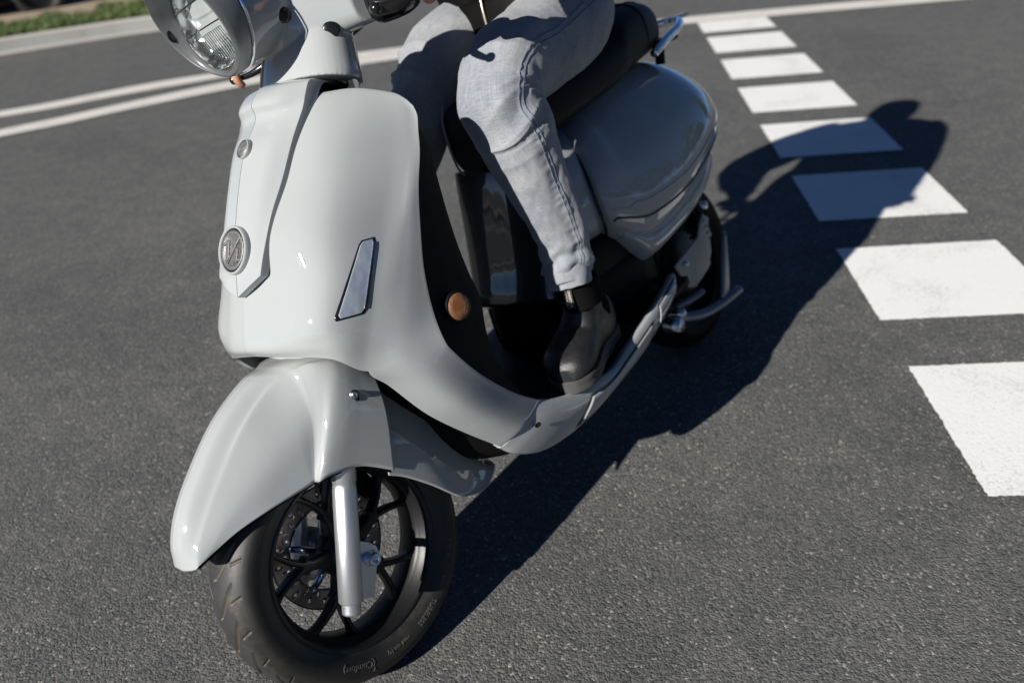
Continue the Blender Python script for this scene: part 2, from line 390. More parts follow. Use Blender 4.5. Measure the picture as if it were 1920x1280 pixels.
# kerb: gutter apron, sloped face, top; rounded nose
road_e = [(-14.2,-12),(-13.3,-6),(-12.0,-1.2),(-10.6,2.0),(-9.2,4.3),(-8.1,5.5),(-7.2,6.32),(-6.5,6.81),(-6.04,7.08),(-5.70,7.26),(-5.21,7.47),(-3.6,8.0),(-1.5,8.35),(3,8.6),(10,8.7),(20,8.7),(34,8.7)]
road_e = spl(road_e, 320)
def off(P, d):
    T = np.gradient(P, axis=0); T /= np.linalg.norm(T, axis=1)[:, None]
    return P+d*np.stack([-T[:, 1], T[:, 0]], 1)
prof = [(0,.006),(.15,.018),(.165,.028),(.195,.115),(.212,.128),(.30,.130),(.31,.08)]
G = np.array([[(x, y, z) for (x, y) in off(road_e, d)] for d, z in prof]).transpose(1, 0, 2)
KV = list(G.reshape(-1, 3)); KF = grid_faces(len(road_e), len(prof))
kb_ = tag(link('kerb', KV, KF, M['kerb'], smooth=False, mats=[M['kerbface']]), kind='structure')
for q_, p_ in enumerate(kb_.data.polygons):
    if q_ % (len(prof)-1) in (1, 2): p_.material_index = 1  # steep face takes darker concrete; its grazing-sun shade is in the colour
for (x, y) in ((-6.30,7.19),(-5.87,7.42)):
    V, F = [], []
    T = np.array([.86, .5]); N = np.array([-.5, .86])
    o = link('kerb_drain', *box((x, y, .065), (.10, .05, .05), rz(math.atan2(.5, .86))), M['plastic'], smooth=False)
    bevel(o, .015)
    tag(o, kind='structure')
def verge(d0, d1, z, name, mat, kind):
    A, B = off(road_e, d0), off(road_e, d1)
    n = len(A); V = [(x, y, z) for x, y in A]+[(x, y, z+.01) for x, y in B]
    return tag(link(name, V, [(i, i+1, n+i+1, n+i) for i in range(n-1)], mat, smooth=False), kind=kind)
verge(.30, 3.1, .095, 'soil', M['soil'], 'structure')
# pale edging kerb behind the verge
A, B = off(road_e, 3.1), off(road_e, 3.22); n_ = len(A)
V = [(x, y, .0) for x, y in A]+[(x, y, .12) for x, y in A]+[(x, y, .12) for x, y in B]+[(x, y, 0) for x, y in B]
tag(link('pavement', V, [(k*n_+i, k*n_+i+1, (k+1)*n_+i+1, (k+1)*n_+i) for k in range(3) for i in range(n_-1)], M['kerbface'], smooth=False), kind='structure')
def leafmat(name, c0, c1):
    m, n, l, b = new_mat(name)
    oi = n.new('ShaderNodeTexCoord'); t = n.new('ShaderNodeTexNoise'); t.inputs['Scale'].default_value = 5; t.inputs['Detail'].default_value = 8
    l.new(oi.outputs['Object'], t.inputs['Vector'])
    mx = n.new('ShaderNodeMix'); mx.data_type = 'RGBA'; mx.inputs[6].default_value = (*c0, 1); mx.inputs[7].default_value = (*c1, 1)
    l.new(t.outputs['Fac'], mx.inputs[0]); l.new(mx.outputs[2], b.inputs['Base Color']); b.inputs['Roughness'].default_value = .7
    return m
M['grass'] = leafmat('grass_blade', (.030,.065,.014), (.15,.19,.055))
M['leaf'] = leafmat('leaf', (.02,.045,.012), (.06,.10,.03))
M['bark'] = simple('bark', (.10,.08,.06), .9, bump=.8, bscale=30, var=.4, vscale=12)
V, F = [], []
gi = 0
gidx = [i for i in range(319) if -9.6 < road_e[i][0] < 2.5]
for k in range(44000):
    i = gidx[rng.integers(0, len(gidx))] if k % 3 else gidx[rng.integers(0, len(gidx)*2//5)]; f = rng.random()
    band = 1.55+.35*noise.noise(Vector((road_e[i][0]*1.6, 0, 0)))
    d = .31+band*rng.random()**.85
    p = (1-f)*np.array(road_e[i])+f*np.array(road_e[i+1])
    T = road_e[i+1]-road_e[i]; T /= np.linalg.norm(T); Nn = np.array([-T[1], T[0]]); p = p+Nn*d
    if noise.noise(Vector((p[0]*2.2, p[1]*2.2, 3)))+.55*(1-(d-.31)/band) < -.12+.5*((d-.31)/band)**3: continue
    a = rng.uniform(0, 6.28); h = rng.uniform(.04, .12); wd = rng.uniform(.006, .012); ln = rng.uniform(.02, .07)
    dx, dy = math.cos(a), math.sin(a); b2 = rng.uniform(0, 6.28)
    tx, ty = ln*math.cos(b2), ln*math.sin(b2)
    q = len(V)
    V += [(p[0]-dx*wd, p[1]-dy*wd, .09), (p[0]+dx*wd, p[1]+dy*wd, .09), (p[0]+dx*wd*.6+tx*.5, p[1]+dy*wd*.6+ty*.5, .09+h*.65), (p[0]-dx*wd*.6+tx*.5, p[1]-dy*wd*.6+ty*.5, .09+h*.65), (p[0]+tx, p[1]+ty, .09+h)]
    F += [(q, q+1, q+2, q+3), (q+3, q+2, q+4)]
tag(link('grass', V, F, M['grass'], smooth=False), kind='stuff')

# wooded edge well outside the frame to the right, seen mirrored in the paint
V, F = [], []
for k in range(34):
    az = R(rng.uniform(-75, 62)); rad = rng.uniform(24, 40); h = rng.uniform(4.5, 9.5); cr_ = rng.uniform(1.4, 3.0)
    cx, cy = rad*math.cos(az), rad*math.sin(az)
    tv, tf = tube([(cx, cy, 0), (cx+rng.normal(0,.2), cy+rng.normal(0,.2), h*.5), (cx, cy, h*.8)], [.22, .15, .06], 6, 7); q = len(V); V += list(tv); F += [tuple(i+q for i in f) for f in tf]
    for j in range(520):
        d = rng.normal(0, 1, 3); d /= np.linalg.norm(d); rr = cr_*(rng.random()**.4)*(1+.35*noise.noise(Vector(tuple(d*2+k))))
        p = np.array([cx, cy, h*.62])+d*np.array([rr, rr, rr*h*.16]); a_ = rng.normal(0, 1, 3); a_ /= np.linalg.norm(a_); b_ = np.cross(a_, d); b_ /= np.linalg.norm(b_)+1e-9; w_ = rng.uniform(.12, .3)
        q = len(V); V += [p-a_*w_-b_*w_, p+a_*w_-b_*w_, p+a_*w_+b_*w_, p-a_*w_+b_*w_]; F.append((q, q+1, q+2, q+3))
tag(link('tree_line', V, F, M['leaf'], smooth=False), kind='stuff')

# black car parked beyond the verge; only its sill reaches into the frame
M['glass_dark'] = simple('tinted_glass', (.01,.012,.014), .08, coat=1)
carr = empty('parked_car', loc=(-9.12, 9.38, 0)); carr.rotation_euler = (0, 0, math.atan2(.60, .80))
tag(carr, 'black car parked beyond the grass verge, only its dark sill showing', 'car')
def csec(x, zb, zt, w, p=4): return sec((x, 0, (zb+zt)/2), (0,1,0), (0,0,1), w, (zt-zb)/2, p, 32)
bdy = loft_tube([csec(-2.08,.34,.86,.70), csec(-2.02,.24,.98,.80), csec(-1.6,.14,1.02,.87), csec(-.6,.12,1.0,.89), csec(.6,.12,.97,.89), csec(1.4,.13,.90,.87), csec(1.92,.15,.80,.80), csec(2.06,.30,.68,.66)], 60, 64)
cb = link('car_body', *bdy, M['carpaint'], carr); fix_normals(cb)
cab = link('cabin', *loft_tube([csec(-1.75,.90,1.05,.66,3), csec(-1.25,.90,1.38,.66,3), csec(-.4,.90,1.46,.68,3), csec(.3,.90,1.42,.68,3), csec(1.05,.88,1.0,.68,3)], 40, 48), M['glass_dark'], carr); fix_normals(cab)
for x_ in (-1.28, 1.30):
    for y_ in (-.80, .80):
        tv = lathe([(.20,-.10),(.29,-.10),(.315,-.07),(.315,.07),(.29,.10),(.20,.10)], (x_, y_, .315), (0,1,0), 48, True)
        ty = link('wheel', *tv, M['rubber'], carr); fix_normals(ty)
        link('rim', *lathe([(.0001,.085*np.sign(y_)),(.10,.09*np.sign(y_)),(.19,.075*np.sign(y_)),(.20,.095*np.sign(y_)),(.21,.09*np.sign(y_))], (x_, y_, .315), (0,1,0), 30), M['rimblack'], ty)
for y_ in (-.6, .6):
    o = link('headlight', *box((2.0, y_, .66), (.08,.28,.12)), M['glass_dark'], carr); bevel(o, .02)
    o = link('tail_light', *box((-2.03, y_, .80), (.08,.26,.12)), simple('car_red_lens', (.3,.01,.01), .2), carr); bevel(o, .02)
for y_ in (-.905, .905):
    o = link('sill_trim', *box((0, y_*.975, .235), (2.0,.03,.05)), M['plastic'], carr); bevel(o, .01)
# small weeds in the kerb drains
for (x, y) in ((-6.36,7.16),(-5.93,7.39)):
    V, F = [], []
    for k in range(60):
        a = rng.uniform(0, 6.28); h = rng.uniform(.02, .07); px_, py_ = x+rng.normal(0,.025), y+rng.normal(0,.02); q = len(V)
        V += [(px_-.005, py_, .03), (px_+.005, py_, .03), (px_+.03*math.cos(a), py_+.03*math.sin(a), .03+h)]; F.append((q, q+1, q+2))
    wd_ = link('weed', V, F, M['grass'], smooth=False); tag(wd_, None, None, None, 'stuff')

# ------------------------------------------------------------------ scooter frame of reference
PSI, LEAN = R(239), R(15)
Fv = np.array([math.cos(PSI), math.sin(PSI), 0]); L0 = np.array([-math.sin(PSI), math.cos(PSI), 0]); Zv = np.array([0, 0, 1.])
Uv = Zv*math.cos(LEAN)-L0*math.sin(LEAN); Lv = L0*math.cos(LEAN)+Zv*math.sin(LEAN)
ORG = np.array([-1.17619273, -0.36632637, 0.00749632])
def frame_matrix():
    m = Matrix.Identity(4)
    for i in range(3):
        m[i][0] = Fv[i]; m[i][1] = Lv[i]; m[i][2] = Uv[i]; m[i][3] = ORG[i]
    return m
def rot_about(ax, d):
    s = np.array(ax, float); s /= np.linalg.norm(s); K = np.array([[0,-s[2],s[1]],[s[2],0,-s[0]],[-s[1],s[0],0]])
    return np.eye(3)+math.sin(d)*K+(1-math.cos(d))*K@K
SA = np.array([-.02, 0, .22]); SR = rot_about((-math.sin(R(22)), 0, math.cos(R(22))), R(-7))
def ST(V): return [SA+SR@(np.asarray(v, float)-SA) for v in V]
sc = empty('scooter'); sc.matrix_world = frame_matrix()
tag(sc, 'pale grey retro motor scooter leaning over on the asphalt under its rider', 'scooter')
def P(name, vf, mat, parent=sc, st=False, **k):
    V, F = vf
    if st: V = ST(V)
    return link(name, V, F, M[mat] if isinstance(mat, str) else mat, parent, **k)
def both(vf): return join(vf, mirror(*vf))

# ---- leg shield (outer skin, both sides in one mesh)
ROWS = [
 [(-0.2210,0.0000,0.9460),(-0.2585,0.0820,0.9330),(-0.2920,0.1220,0.9225),(-0.3290,0.1560,0.8980),(-0.3360,0.1710,0.8850),(-0.3400,0.1790,0.8720)],
 [(-0.2070,0.0000,0.9500),(-0.2460,0.0850,0.9375),(-0.2810,0.1250,0.9275),(-0.3170,0.1610,0.9050),(-0.3275,0.1760,0.8900),(-0.3325,0.1840,0.8760)],
 [(-0.1890,0.0000,0.9320),(-0.2160,0.0850,0.9215),(-0.2590,0.1300,0.9100),(-0.3090,0.1680,0.8830),(-0.3265,0.1810,0.8680),(-0.3315,0.1870,0.8590)],
 [(-0.1500,0.0000,0.8850),(-0.1695,0.0810,0.8770),(-0.2130,0.1320,0.8680),(-0.2970,0.1730,0.8470),(-0.3150,0.1820,0.8410),(-0.3225,0.1870,0.8365)],
 [(-0.1100,0.0000,0.8350),(-0.1315,0.0760,0.8310),(-0.1780,0.1330,0.8250),(-0.2720,0.1730,0.8085),(-0.2960,0.1830,0.8060),(-0.3085,0.1880,0.8045)],
 [(-0.0620,0.0000,0.7650),(-0.0720,0.0680,0.7650),(-0.1190,0.1390,0.7570),(-0.2215,0.1730,0.7420),(-0.2560,0.1840,0.7470),(-0.2800,0.1880,0.7555)],
 [(-0.0360,0.0000,0.7050),(-0.0455,0.0670,0.7000),(-0.0830,0.1440,0.6920),(-0.1780,0.1740,0.6860),(-0.2230,0.1840,0.6900),(-0.2545,0.1880,0.6975)],
 [(-0.0040,0.0000,0.6450),(-0.0130,0.0670,0.6400),(-0.0450,0.1450,0.6340),(-0.1350,0.1740,0.6320),(-0.1870,0.1850,0.6350),(-0.2290,0.1900,0.6345)],
 [(0.0090,0.0000,0.6140),(-0.0020,0.0670,0.6090),(-0.0390,0.1440,0.5970),(-0.0985,0.1690,0.5780),(-0.1530,0.1870,0.5770),(-0.2110,0.1960,0.5700)],
 [(0.0010,0.0000,0.5980),(-0.0100,0.0670,0.5900),(-0.0370,0.1350,0.5730),(-0.0790,0.1540,0.5300),(-0.1320,0.1860,0.5310),(-0.2020,0.2070,0.5225)]]
LOW = [[(-.1045,.156,.4895),(-.1510,.196,.484),(-.2110,.209,.495)],[(-.149,.163,.4128),(-.192,.203,.4127),(-.250,.209,.4336)],
 [(-.2046,.170,.3445),(-.2475,.205,.350),(-.3112,.207,.364)],[(-.2675,.178,.2758),(-.3067,.207,.2955),(-.3698,.207,.3145)]]
EX = spl([r[3:] for r in ROWS]+LOW, (len(ROWS)+len(LOW)-1)*9+1)      # columns 3..5 over everything
NA = (len(ROWS)-1)*9+1
IN = spl([r[:3] for r in ROWS], NA)
UP = []
for i in range(NA):
    UP.append(spl(np.vstack([IN[i], EX[i]]), 61))
UP = np.array(UP)
MC = 61; j3 = 36
LW = []
for i in range(NA-1, len(EX)):
    c = EX[i]; a = IN[-1] if i == NA-1 else None
    LW.append(UP[-1][j3:] if i == NA-1 else spl(c, MC-j3, t=np.linspace(0, 2, MC-j3)))
LW = np.array(LW)
V = list(UP.reshape(-1, 3)); F = grid_faces(UP.shape[0], MC)
o0 = len(V); V += list(LW[1:].reshape(-1, 3)); mL = MC-j3
F += grid_faces(len(LW)-1, mL, off=o0)
base = (UP.shape[0]-1)*MC+j3
F += [(base+j, base+j+1, o0+j+1, o0+j) for j in range(mL-1)]
F = [tuple(reversed(f)) for f in F]
# mirror, welding the centre line
VF = both((V, F))
sh = P('leg_shield', VF, 'paint')
fix_normals(sh)
def outward(o, ref):
    """flip so that most normals point away from ref"""
    s = sum((p.normal.dot(p.center-Vector(ref)))*p.area for p in o.data.polygons)
    if s < 0: o.data.flip_normals()
outward(sh, (-.6, 0, .6))
mod(sh, 'SOLIDIFY', thickness=.006, offset=-1); mod(sh, 'BEVEL', width=.0022, segments=3, limit_method='ANGLE', angle_limit=R(50))

# ---- raised centre panel, two halves meeting in a fine seam
PR = [
 [(-.226,0,.9745),(-.228,.05,.9695),(-.243,.086,.962)],
 [(-.203,0,.972),(-.207,.05,.967),(-.229,.088,.960)],
 [(-.176,0,.955),(-.184,.05,.950),(-.2135,.0885,.944)],
 [(-.171,0,.930),(-.1795,.05,.926),(-.199,.087,.925)],
 [(-.131,0,.894),(-.141,.048,.891),(-.165,.080,.888)],
 [(-.095,0,.846),(-.103,.044,.843),(-.1238,.073,.8382)],
 [(-.063,0,.796),(-.070,.040,.796),(-.0868,.066,.797)],
 [(-.036,0,.745),(-.0415,.036,.7505),(-.0525,.061,.752)],
 [(-.0235,0,.716),(-.0285,.034,.7235),(-.0350,.0585,.7265)],
 [(-.0135,0,.693),(-.0200,.0305,.7065),(-.0322,.0562,.7190)]]
G = surf(PR, 100, 16)
def panel_half():
    G2 = G.copy(); G2[:, :, 1] = np.maximum(G2[:, :, 1], .0006)
    n, m = G2.shape[:2]
    # back wall depth shrinks towards the bottom, as the step does in the photo
    d = np.interp(np.linspace(0, 1, n), [0, .3, 1], [.030, .022, .014])
    B = G2.copy(); B[:, :, 0] -= d[:, None]*.9; B[:, :, 2] -= d[:, None]*.4
    V = list(G2.reshape(-1, 3))+list(B.reshape(-1, 3)); k = n*m
    F = [tuple(reversed(f)) for f in grid_faces(n, m)]+grid_faces(n, m, off=k)
    for i in range(n-1):
        F += [(i*m, (i+1)*m, k+(i+1)*m, k+i*m), ((i+1)*m+m-1, i*m+m-1, k+i*m+m-1, k+(i+1)*m+m-1)]
    for j in range(m-1):
        F += [(j+1, j, k+j, k+j+1), ((n-1)*m+j, (n-1)*m+j+1, k+(n-1)*m+j+1, k+(n-1)*m+j)]
    return V, F
pn = P('centre_panel', both(panel_half()), 'paint'); fix_normals(pn)
mod(pn, 'BEVEL', width=.0022, segments=4, limit_method='ANGLE', angle_limit=R(40))

# ---- badges
def badge(c, nrm, r, name, big):
    nrm = np.array(nrm, float); nrm /= np.linalg.norm(nrm); c = np.array(c, float)
    u = np.array([0, 1., 0]); v = np.cross(nrm, u)*1.0
    if v[2] < 0: v = -v
    ring = P(name, lathe([(r*.98, -.02), (r*1.11, -.02), (r*1.11, .0035), (r*1.075, .0055), (r*1.02, .0055), (r*.98, .003)], c, nrm, 96, True), 'paint')
    fix_normals(ring)
    blk = P('badge_rim', lathe([(r*.90, -.004), (r*1.0, -.004), (r*1.0, .0028), (r*.90, .0030)], c, nrm, 96, True), 'glossblack', ring)
    face = P('badge_face', lathe([(.0001, .0026), (r*.70, .0026), (r*.74, .0042), (r*.88, .0044), (r*.905, .0032), (r*.905, -.004)] if big else [(.0001, .0036), (r*.86, .0036), (r*.89, .0030), (r*.89, -.004)], c, nrm, 96), 'badge', ring)
    fix_normals(face); outward(face, c-nrm*.05)
    def bar(pts, wd, h=.0048):
        pts = [np.array(p, float) for p in pts]; VV, FF = [], []
        for a, b in zip(pts[:-1], pts[1:]):
            d = b-a; L = np.linalg.norm(d); d /= L; q = np.array([-d[1], d[0]])
            cs = [a-q*wd/2-d*wd*.3, b-q*wd/2+d*wd*.3, b+q*wd/2+d*wd*.3, a+q*wd/2-d*wd*.3]
            k = len(VV)
            for z in (.002, h):
                for e in cs: VV.append(c+u*e[0]*r+v*e[1]*r+nrm*z)
            FF += [(k+4, k+5, k+6, k+7), (k, k+1, k+5, k+4), (k+1, k+2, k+6, k+5), (k+2, k+3, k+7, k+6), (k+3, k, k+4, k+7)]
        return VV, FF
    if big:
        lg = join(bar([(-.50,-.66),(.60,.56)], .12), bar([(-.33,.40),(-.38,-.42)], .27), bar([(-.80,.22),(-.42,.42)], .12),
                  bar([(.34,-.02),(.30,-.46)], .25), bar([(.08,-.60),(.62,-.44)], .07), bar([(-.74,.18),(-.80,-.22)], .07))
    else:
        lg = join(bar([(-.84,-.20),(.84,-.12)], .07, .0040), *[bar([(x-.08,-.06),(x,.24)], .09, .0040) for x in (-.62,-.2,.2,.56)],
                  *[bar([(x+.12,-.04),(x+.04,.22)], .08, .0040) for x in (-.62,-.2,.2,.56)], bar([(-.55,.08),(-.42,.08)], .07, .004), bar([(.22,.06),(.4,.06)], .07, .004))
    lo = P('badge_emblem', lg, 'badge', ring); mod(lo, 'BEVEL', width=.0004, segments=2)
    return ring
badge((-.0425,0,.7605), (.885,0,.46), .0345, 'large_badge', True)
badge((-.1315,0,.8945), (.80,0,.60), .0148, 'small_badge', False)

# ---- turn signal slots (dark recess frame + smoked lens) on both sides
def poly_on_shield(pts, name, s=1):
    c = np.mean(pts, axis=0)
    return c
from mathutils.bvhtree import BVHTree
_bv = BVHTree.FromPolygons([tuple(map(float, v)) for v in sh.data.vertices[:] and [v.co for v in sh.data.vertices]], [tuple(p.vertices) for p in sh.data.polygons])
def on_shield(y, z):
    h = _bv.ray_cast(Vector((.5, y, z)), Vector((-1, 0, 0)))[0]
    return np.array(h) if h is not None else np.array([-.1, y, z])
TL_, TR_, BR_, BL_ = [np.array(q) for q in ((-.1500,.1620,.7180), (-.1770,.1685,.7140), (-.1060,.1680,.6165), (-.0530,.1520,.6265))]
def slot(inset, off_, ni=40, nj=12):
    g = []
    for a in np.linspace(0, 1, ni):
        ee = min(1, min(a, 1-a)/.05)                     # rounded ends
        sh_ = inset+(1-ee)*.10
        row = []
        for b in np.linspace(sh_, 1-sh_, nj):
            aa = inset*.22+a*(1-inset*.44)
            L_ = TL_*(1-aa)+BL_*aa; R_ = TR_*(1-aa)+(BR_)*aa; p = L_*(1-b)+R_*b
            co, no, _, _ = _bv.find_nearest(Vector(p)); no = np.array(no)
            if no[1] < 0: no = -no
            row.append(np.array(co)+no*off_)
        g.append(row)
    g = np.array(g); return list(g.reshape(-1, 3)), grid_faces(ni, nj)
for s in (1, -1):
    fl = (lambda vf: vf) if s > 0 else (lambda vf: mirror(*vf))
    a = P('turn_signal', fl(slot(-.005, .0006)), 'glossblack'); fix_normals(a); outward(a, (-.3, 0, .66)); mod(a, 'SOLIDIFY', thickness=.004, offset=-1)
    b_ = P('signal_lens', fl(slot(.10, .0022)), 'signal', a); fix_normals(b_); outward(b_, (-.3, 0, .66)); mod(b_, 'SOLIDIFY', thickness=.003, offset=-1); mod(b_, 'BEVEL', width=.0009, segments=3, limit_method='ANGLE', angle_limit=R(50))
    tr_ = P('signal_trim', fl(tube([slot(.12, .0026)[0][i*12+11] for i in range(1, 39, 3)], .0007, 60, 6)), 'chrome', b_)

# ---- inner leg shield (black) with glove side walls and floor tunnel
IE = [(-.340,.168,.866),(-.333,.177,.838),(-.316,.181,.804),(-.283,.182,.755),(-.2575,.182,.6975),(-.232,.184,.634),(-.213,.190,.570),(-.203,.201,.522),(-.212,.203,.495),(-.251,.204,.4336),(-.312,.202,.3635),(-.371,.202,.313)]
IB = [(-.352,.140,.880),(-.362,.158,.838),(-.356,.163,.792),(-.350,.166,.752),(-.344,.167,.695),(-.341,.168,.634),(-.342,.170,.579),(-.340,.178,.533),(-.322,.184,.480),(-.318,.188,.420),(-.345,.19,.350),(-.395,.19,.290)]
IC = [(-.365,.0,.885),(-.372,0,.84),(-.372,0,.796),(-.366,0,.755),(-.360,0,.70),(-.356,0,.64),(-.356,0,.585),(-.358,0,.535),(-.355,0,.480),(-.355,0,.42),(-.37,0,.35),(-.41,0,.27)]
mid = lambda A, B, t, d=(0,0,0): [tuple(np.array(a)*(1-t)+np.array(b)*t+np.array(d)) for a, b in zip(A, B)]
IR = [[a, m1, b, m2, m3, c] for a, m1, b, m2, m3, c in zip(IE, mid(IE, IB, .55, (0,.004,0)), IB, mid(IB, IC, .22, (-.012,0,0)), mid(IB, IC, .6, (-.008,0,0)), IC)]
G = surf(IR, 80, 40)
o = P('inner_shield', both((list(G.reshape(-1, 3)), grid_faces(*G.shape[:2]))), 'plastic'); fix_normals(o); outward(o, (-.2, 0, .6))
mod(o, 'SOLIDIFY', thickness=.004, offset=-1)
# amber side reflectors
for s in (1, -1):
    c = np.array([-.266, s*.192, .5520]); nn = np.array([.16, s*1.0, .06])
    h = P('side_reflector', lathe([(.0001,-.02),(.0265,-.02),(.0265,.006),(.0245,.0085),(.0235,.0085),(.0235,.006),(.0001,.006)], c, nn, 64), 'plastic'); fix_normals(h)
    V, F = lathe([(.0001,.0088),(.012,.0088),(.0225,.0082),(.0232,.006)], c, nn, 64)
    q = P('reflector_lens', (V, F), 'amber', h); fix_normals(q); outward(q, c-nn*.1)

# ---- floorboard
FX = [-.335,-.40,-.50,-.62,-.76,-.90,-1.0]; FZ = [.305,.280,.272,.272,.274,.277,.28]
rows = [[(x, 0, z+.006), (x, .10, z), (x, .195, z)] for x, z in zip(FX, FZ)]
G = surf(rows, 50, 12); o = P('floorboard', both((list(G.reshape(-1, 3)), grid_faces(*G.shape[:2]))), 'plastic'); fix_normals(o); mod(o, 'SOLIDIFY', thickness=.02, offset=0)
V, F = [], []
parts = []
for yy in (.085, .105, .125, .145, .165, .185, -.085, -.105, -.125, -.145, -.165, -.185):
    pth = [(x, yy, z+.006) for x, z in zip(FX[1:6], FZ[1:6])]
    parts.append(tube(pth, .0035, 24, 6))
P('floor_rib', join(*parts), 'plastic')
# dark underside keel between the wheels
rows = [sec((x, 0, z), (0,1,0), (0,0,1), a, b, 3.5, 20) for x, z, a, b in [(-.20,.40,.08,.10),(-.28,.30,.12,.07),(-.36,.245,.155,.045),(-.5,.222,.165,.035),(-.7,.235,.165,.035),(-.95,.26,.15,.05)]]
o = P('keel', loft_tube(rows, 30, 40), 'plastic'); fix_normals(o)
rows = [sec((x, 0, z), (0,1,0), (0,0,1), a, b, 3, 20) for x, z, a, b in [(-.16,.86,.05,.06),(-.17,.7,.07,.06),(-.13,.6,.09,.05),(-.18,.45,.10,.06)]]
# inner frame filling the dark cavity behind the fender
o = P('frame', join(cyl((-.31,0,.95), (-.085,0,.44), .05), loft_tube([sec((-.2,0,.8), (0,1,0), (1,0,0), .10, .08, 3, 16), sec((-.14,0,.62), (0,1,0), (1,0,0), .13, .07, 3, 16), sec((-.2,0,.45), (0,1,0), (1,0,0), .13, .06, 3, 16), sec((-.30,0,.3), (0,1,0), (1,0,0), .15, .05, 3, 16)], 24, 32)), 'plastic')

# ---- lower side skirts along the floorboard
# stations: x, lip z, low z, lip y, bulge y, low y
SK = [(-.3700,.3145,-.2675,.2758,.206,.207,.178),(-.400,.298,-.300,.243,.212,.213,.180),(-.455,.280,-.365,.209,.218,.218,.183),(-.525,.268,-.455,.195,.222,.224,.188),
      (-.592,.262,-.530,.203,.224,.226,.196),(-.669,.276,-.615,.212,.222,.226,.200),(-.768,.292,-.720,.226,.217,.222,.202),(-.86,.306,-.815,.247,.210,.214,.202),(-.937,.322,-.900,.275,.203,.206,.198)]
rows = []
for xl, zl, xb, zb, yl, ym, yb in SK:
    rows.append([(xl-.004, yl-.022, zl-.004), (xl, yl-.004, zl+.001), (xl*.72+xb*.28, ym, zl*.72+zb*.28), (xl*.35+xb*.65, (ym+yb)/2+.006, zl*.35+zb*.65), (xb, yb, zb), (xb-.01, yb-.03, zb-.004)])
SKG = surf(rows, 110, 44)
for s in (1, -1):
    vf = (list(SKG.reshape(-1, 3)), grid_faces(*SKG.shape[:2]))
    if s < 0: vf = mirror(*vf)
    o = P('side_skirt', vf, 'paint'); fix_normals(o); outward(o, (-.6, 0, .3)); mod(o, 'SOLIDIFY', thickness=.004, offset=-1)
    mod(o, 'BEVEL', width=.0012, segments=2, limit_method='ANGLE', angle_limit=R(50))
    fl = (lambda vf: vf) if s > 0 else (lambda vf: mirror(*vf))
    # recessed long bumper panel, pale vent strip near the rear, screw
    def onskirt(i, j): return SKG[i, j]
    def patch(i0, i1, j0, j1, d, ni=30, nj=8, round_=.0):
        ii = np.linspace(i0, i1, ni); g = []
        for a in ii:
            r_ = []
            for bq in np.linspace(j0, j1, nj):
                i, j = int(a), int(bq); fi, fj = a-i, bq-j; i1_, j1_ = min(i+1, 109), min(j+1, 43)
                p = (SKG[i,j]*(1-fi)*(1-fj)+SKG[i1_,j]*fi*(1-fj)+SKG[i,j1_]*(1-fi)*fj+SKG[i1_,j1_]*fi*fj)
                n_ = np.cross(SKG[i1_,j]-SKG[i,j]+1e-9, SKG[i,j1_]-SKG[i,j]+1e-9); n_ /= np.linalg.norm(n_)+1e-12
                if n_[1] < 0: n_ = -n_
                r_.append(p+n_*d)
            g.append(r_)
        g = np.array(g); return list(g.reshape(-1, 3)), grid_faces(*g.shape[:2])
    dk = P('bumper_gap', fl(patch(38, 84, 15, 30, .0012)), 'glossblack', o); 
    bp = P('bumper_strip', fl(patch(39, 83, 16.5, 29, .0035)), 'paint', o); fix_normals(bp); outward(bp, (-.6, 0, .3)); mod(bp, 'SOLIDIFY', thickness=.002, offset=-1)
    dk = P('bumper_gap', fl(patch(89, 107, 11, 25, .0012)), 'glossblack', o)
    bp = P('bumper_strip', fl(patch(89.6, 106.4, 12.5, 23.5, .004)), 'paint', o); fix_normals(bp); outward(bp, (-.6, 0, .3)); mod(bp, 'SOLIDIFY', thickness=.002, offset=-1)
    sp_ = P('screw_hole', fl(lathe([(.0001,.001),(.0045,.001),(.0052,.0022),(.0066,.0022)], (-.338,.213,.283), (.45,.8,-.35), 32)), 'glossblack', o)

# ------------------------------------------------------------------ wheels
HUB = np.array([0, 0, .22]); YA = np.array([0, 1., 0])
TP = [(.158,.046),(.166,.051),(.174,.0560),(.184,.0595),(.194,.0605),(.2005,.0595),(.2055,.0570),(.2105,.0530),(.2162,.0465),(.2218,.0370),(.2262,.0255),(.2292,.0130),(.2302,0)]
TPR = TP+[(r, -o) for r, o in reversed(TP[:-1])]
def groove(th, y):
    """depth 0..1 of the tread sipes; th in radians, y across"""
    d = 0.0; per = 2*math.pi/23
    a = abs(y); s = 1 if y > 0 else 0
    t = (th+s*per*.5) % per
    # long sweeping sipe
    c1 = per*(.05+1.05*(a/.042)**1.6); 
    if .004 < a < .042:
        w_ = .0022*min(1, (.042-a)/.012+.25)*min(1, a/.012+.3)
        sl_m = per*1.05*1.6*(a/.042)**.6/.042*.225
        dd = abs(((t-c1+per/2) % per)-per/2)*.225/math.sqrt(1+sl_m*sl_m)
        if dd < w_*1.6: d = max(d, min(1, (w_*1.6-dd)/(w_*.6)))
    c2 = per*(.45+.30*((a-.03)/.025))
    if .037 < a < .0535:
        dd = abs(((t-c2+per/2) % per)-per/2)*.225
        if dd < .0022: d = max(d, min(1, (.0022-dd)/.0008))
    return d
def tyre(hub, seg, full=True):
    pr = spl(TPR, 193 if full else 31); n = len(pr)
    th = np.linspace(0, 2*math.pi, seg, endpoint=False)
    V = []; col = []
    for t in th:
        ct, st = math.cos(t), math.sin(t)
        for r, o in pr:
            g = groove(t, o) if (full and r > .196) else 0
            rr = r-.0042*g; V.append(hub+np.array([ct*rr, o, st*rr])); col.append(g)
    return V, grid_faces(seg, n, True, False), col
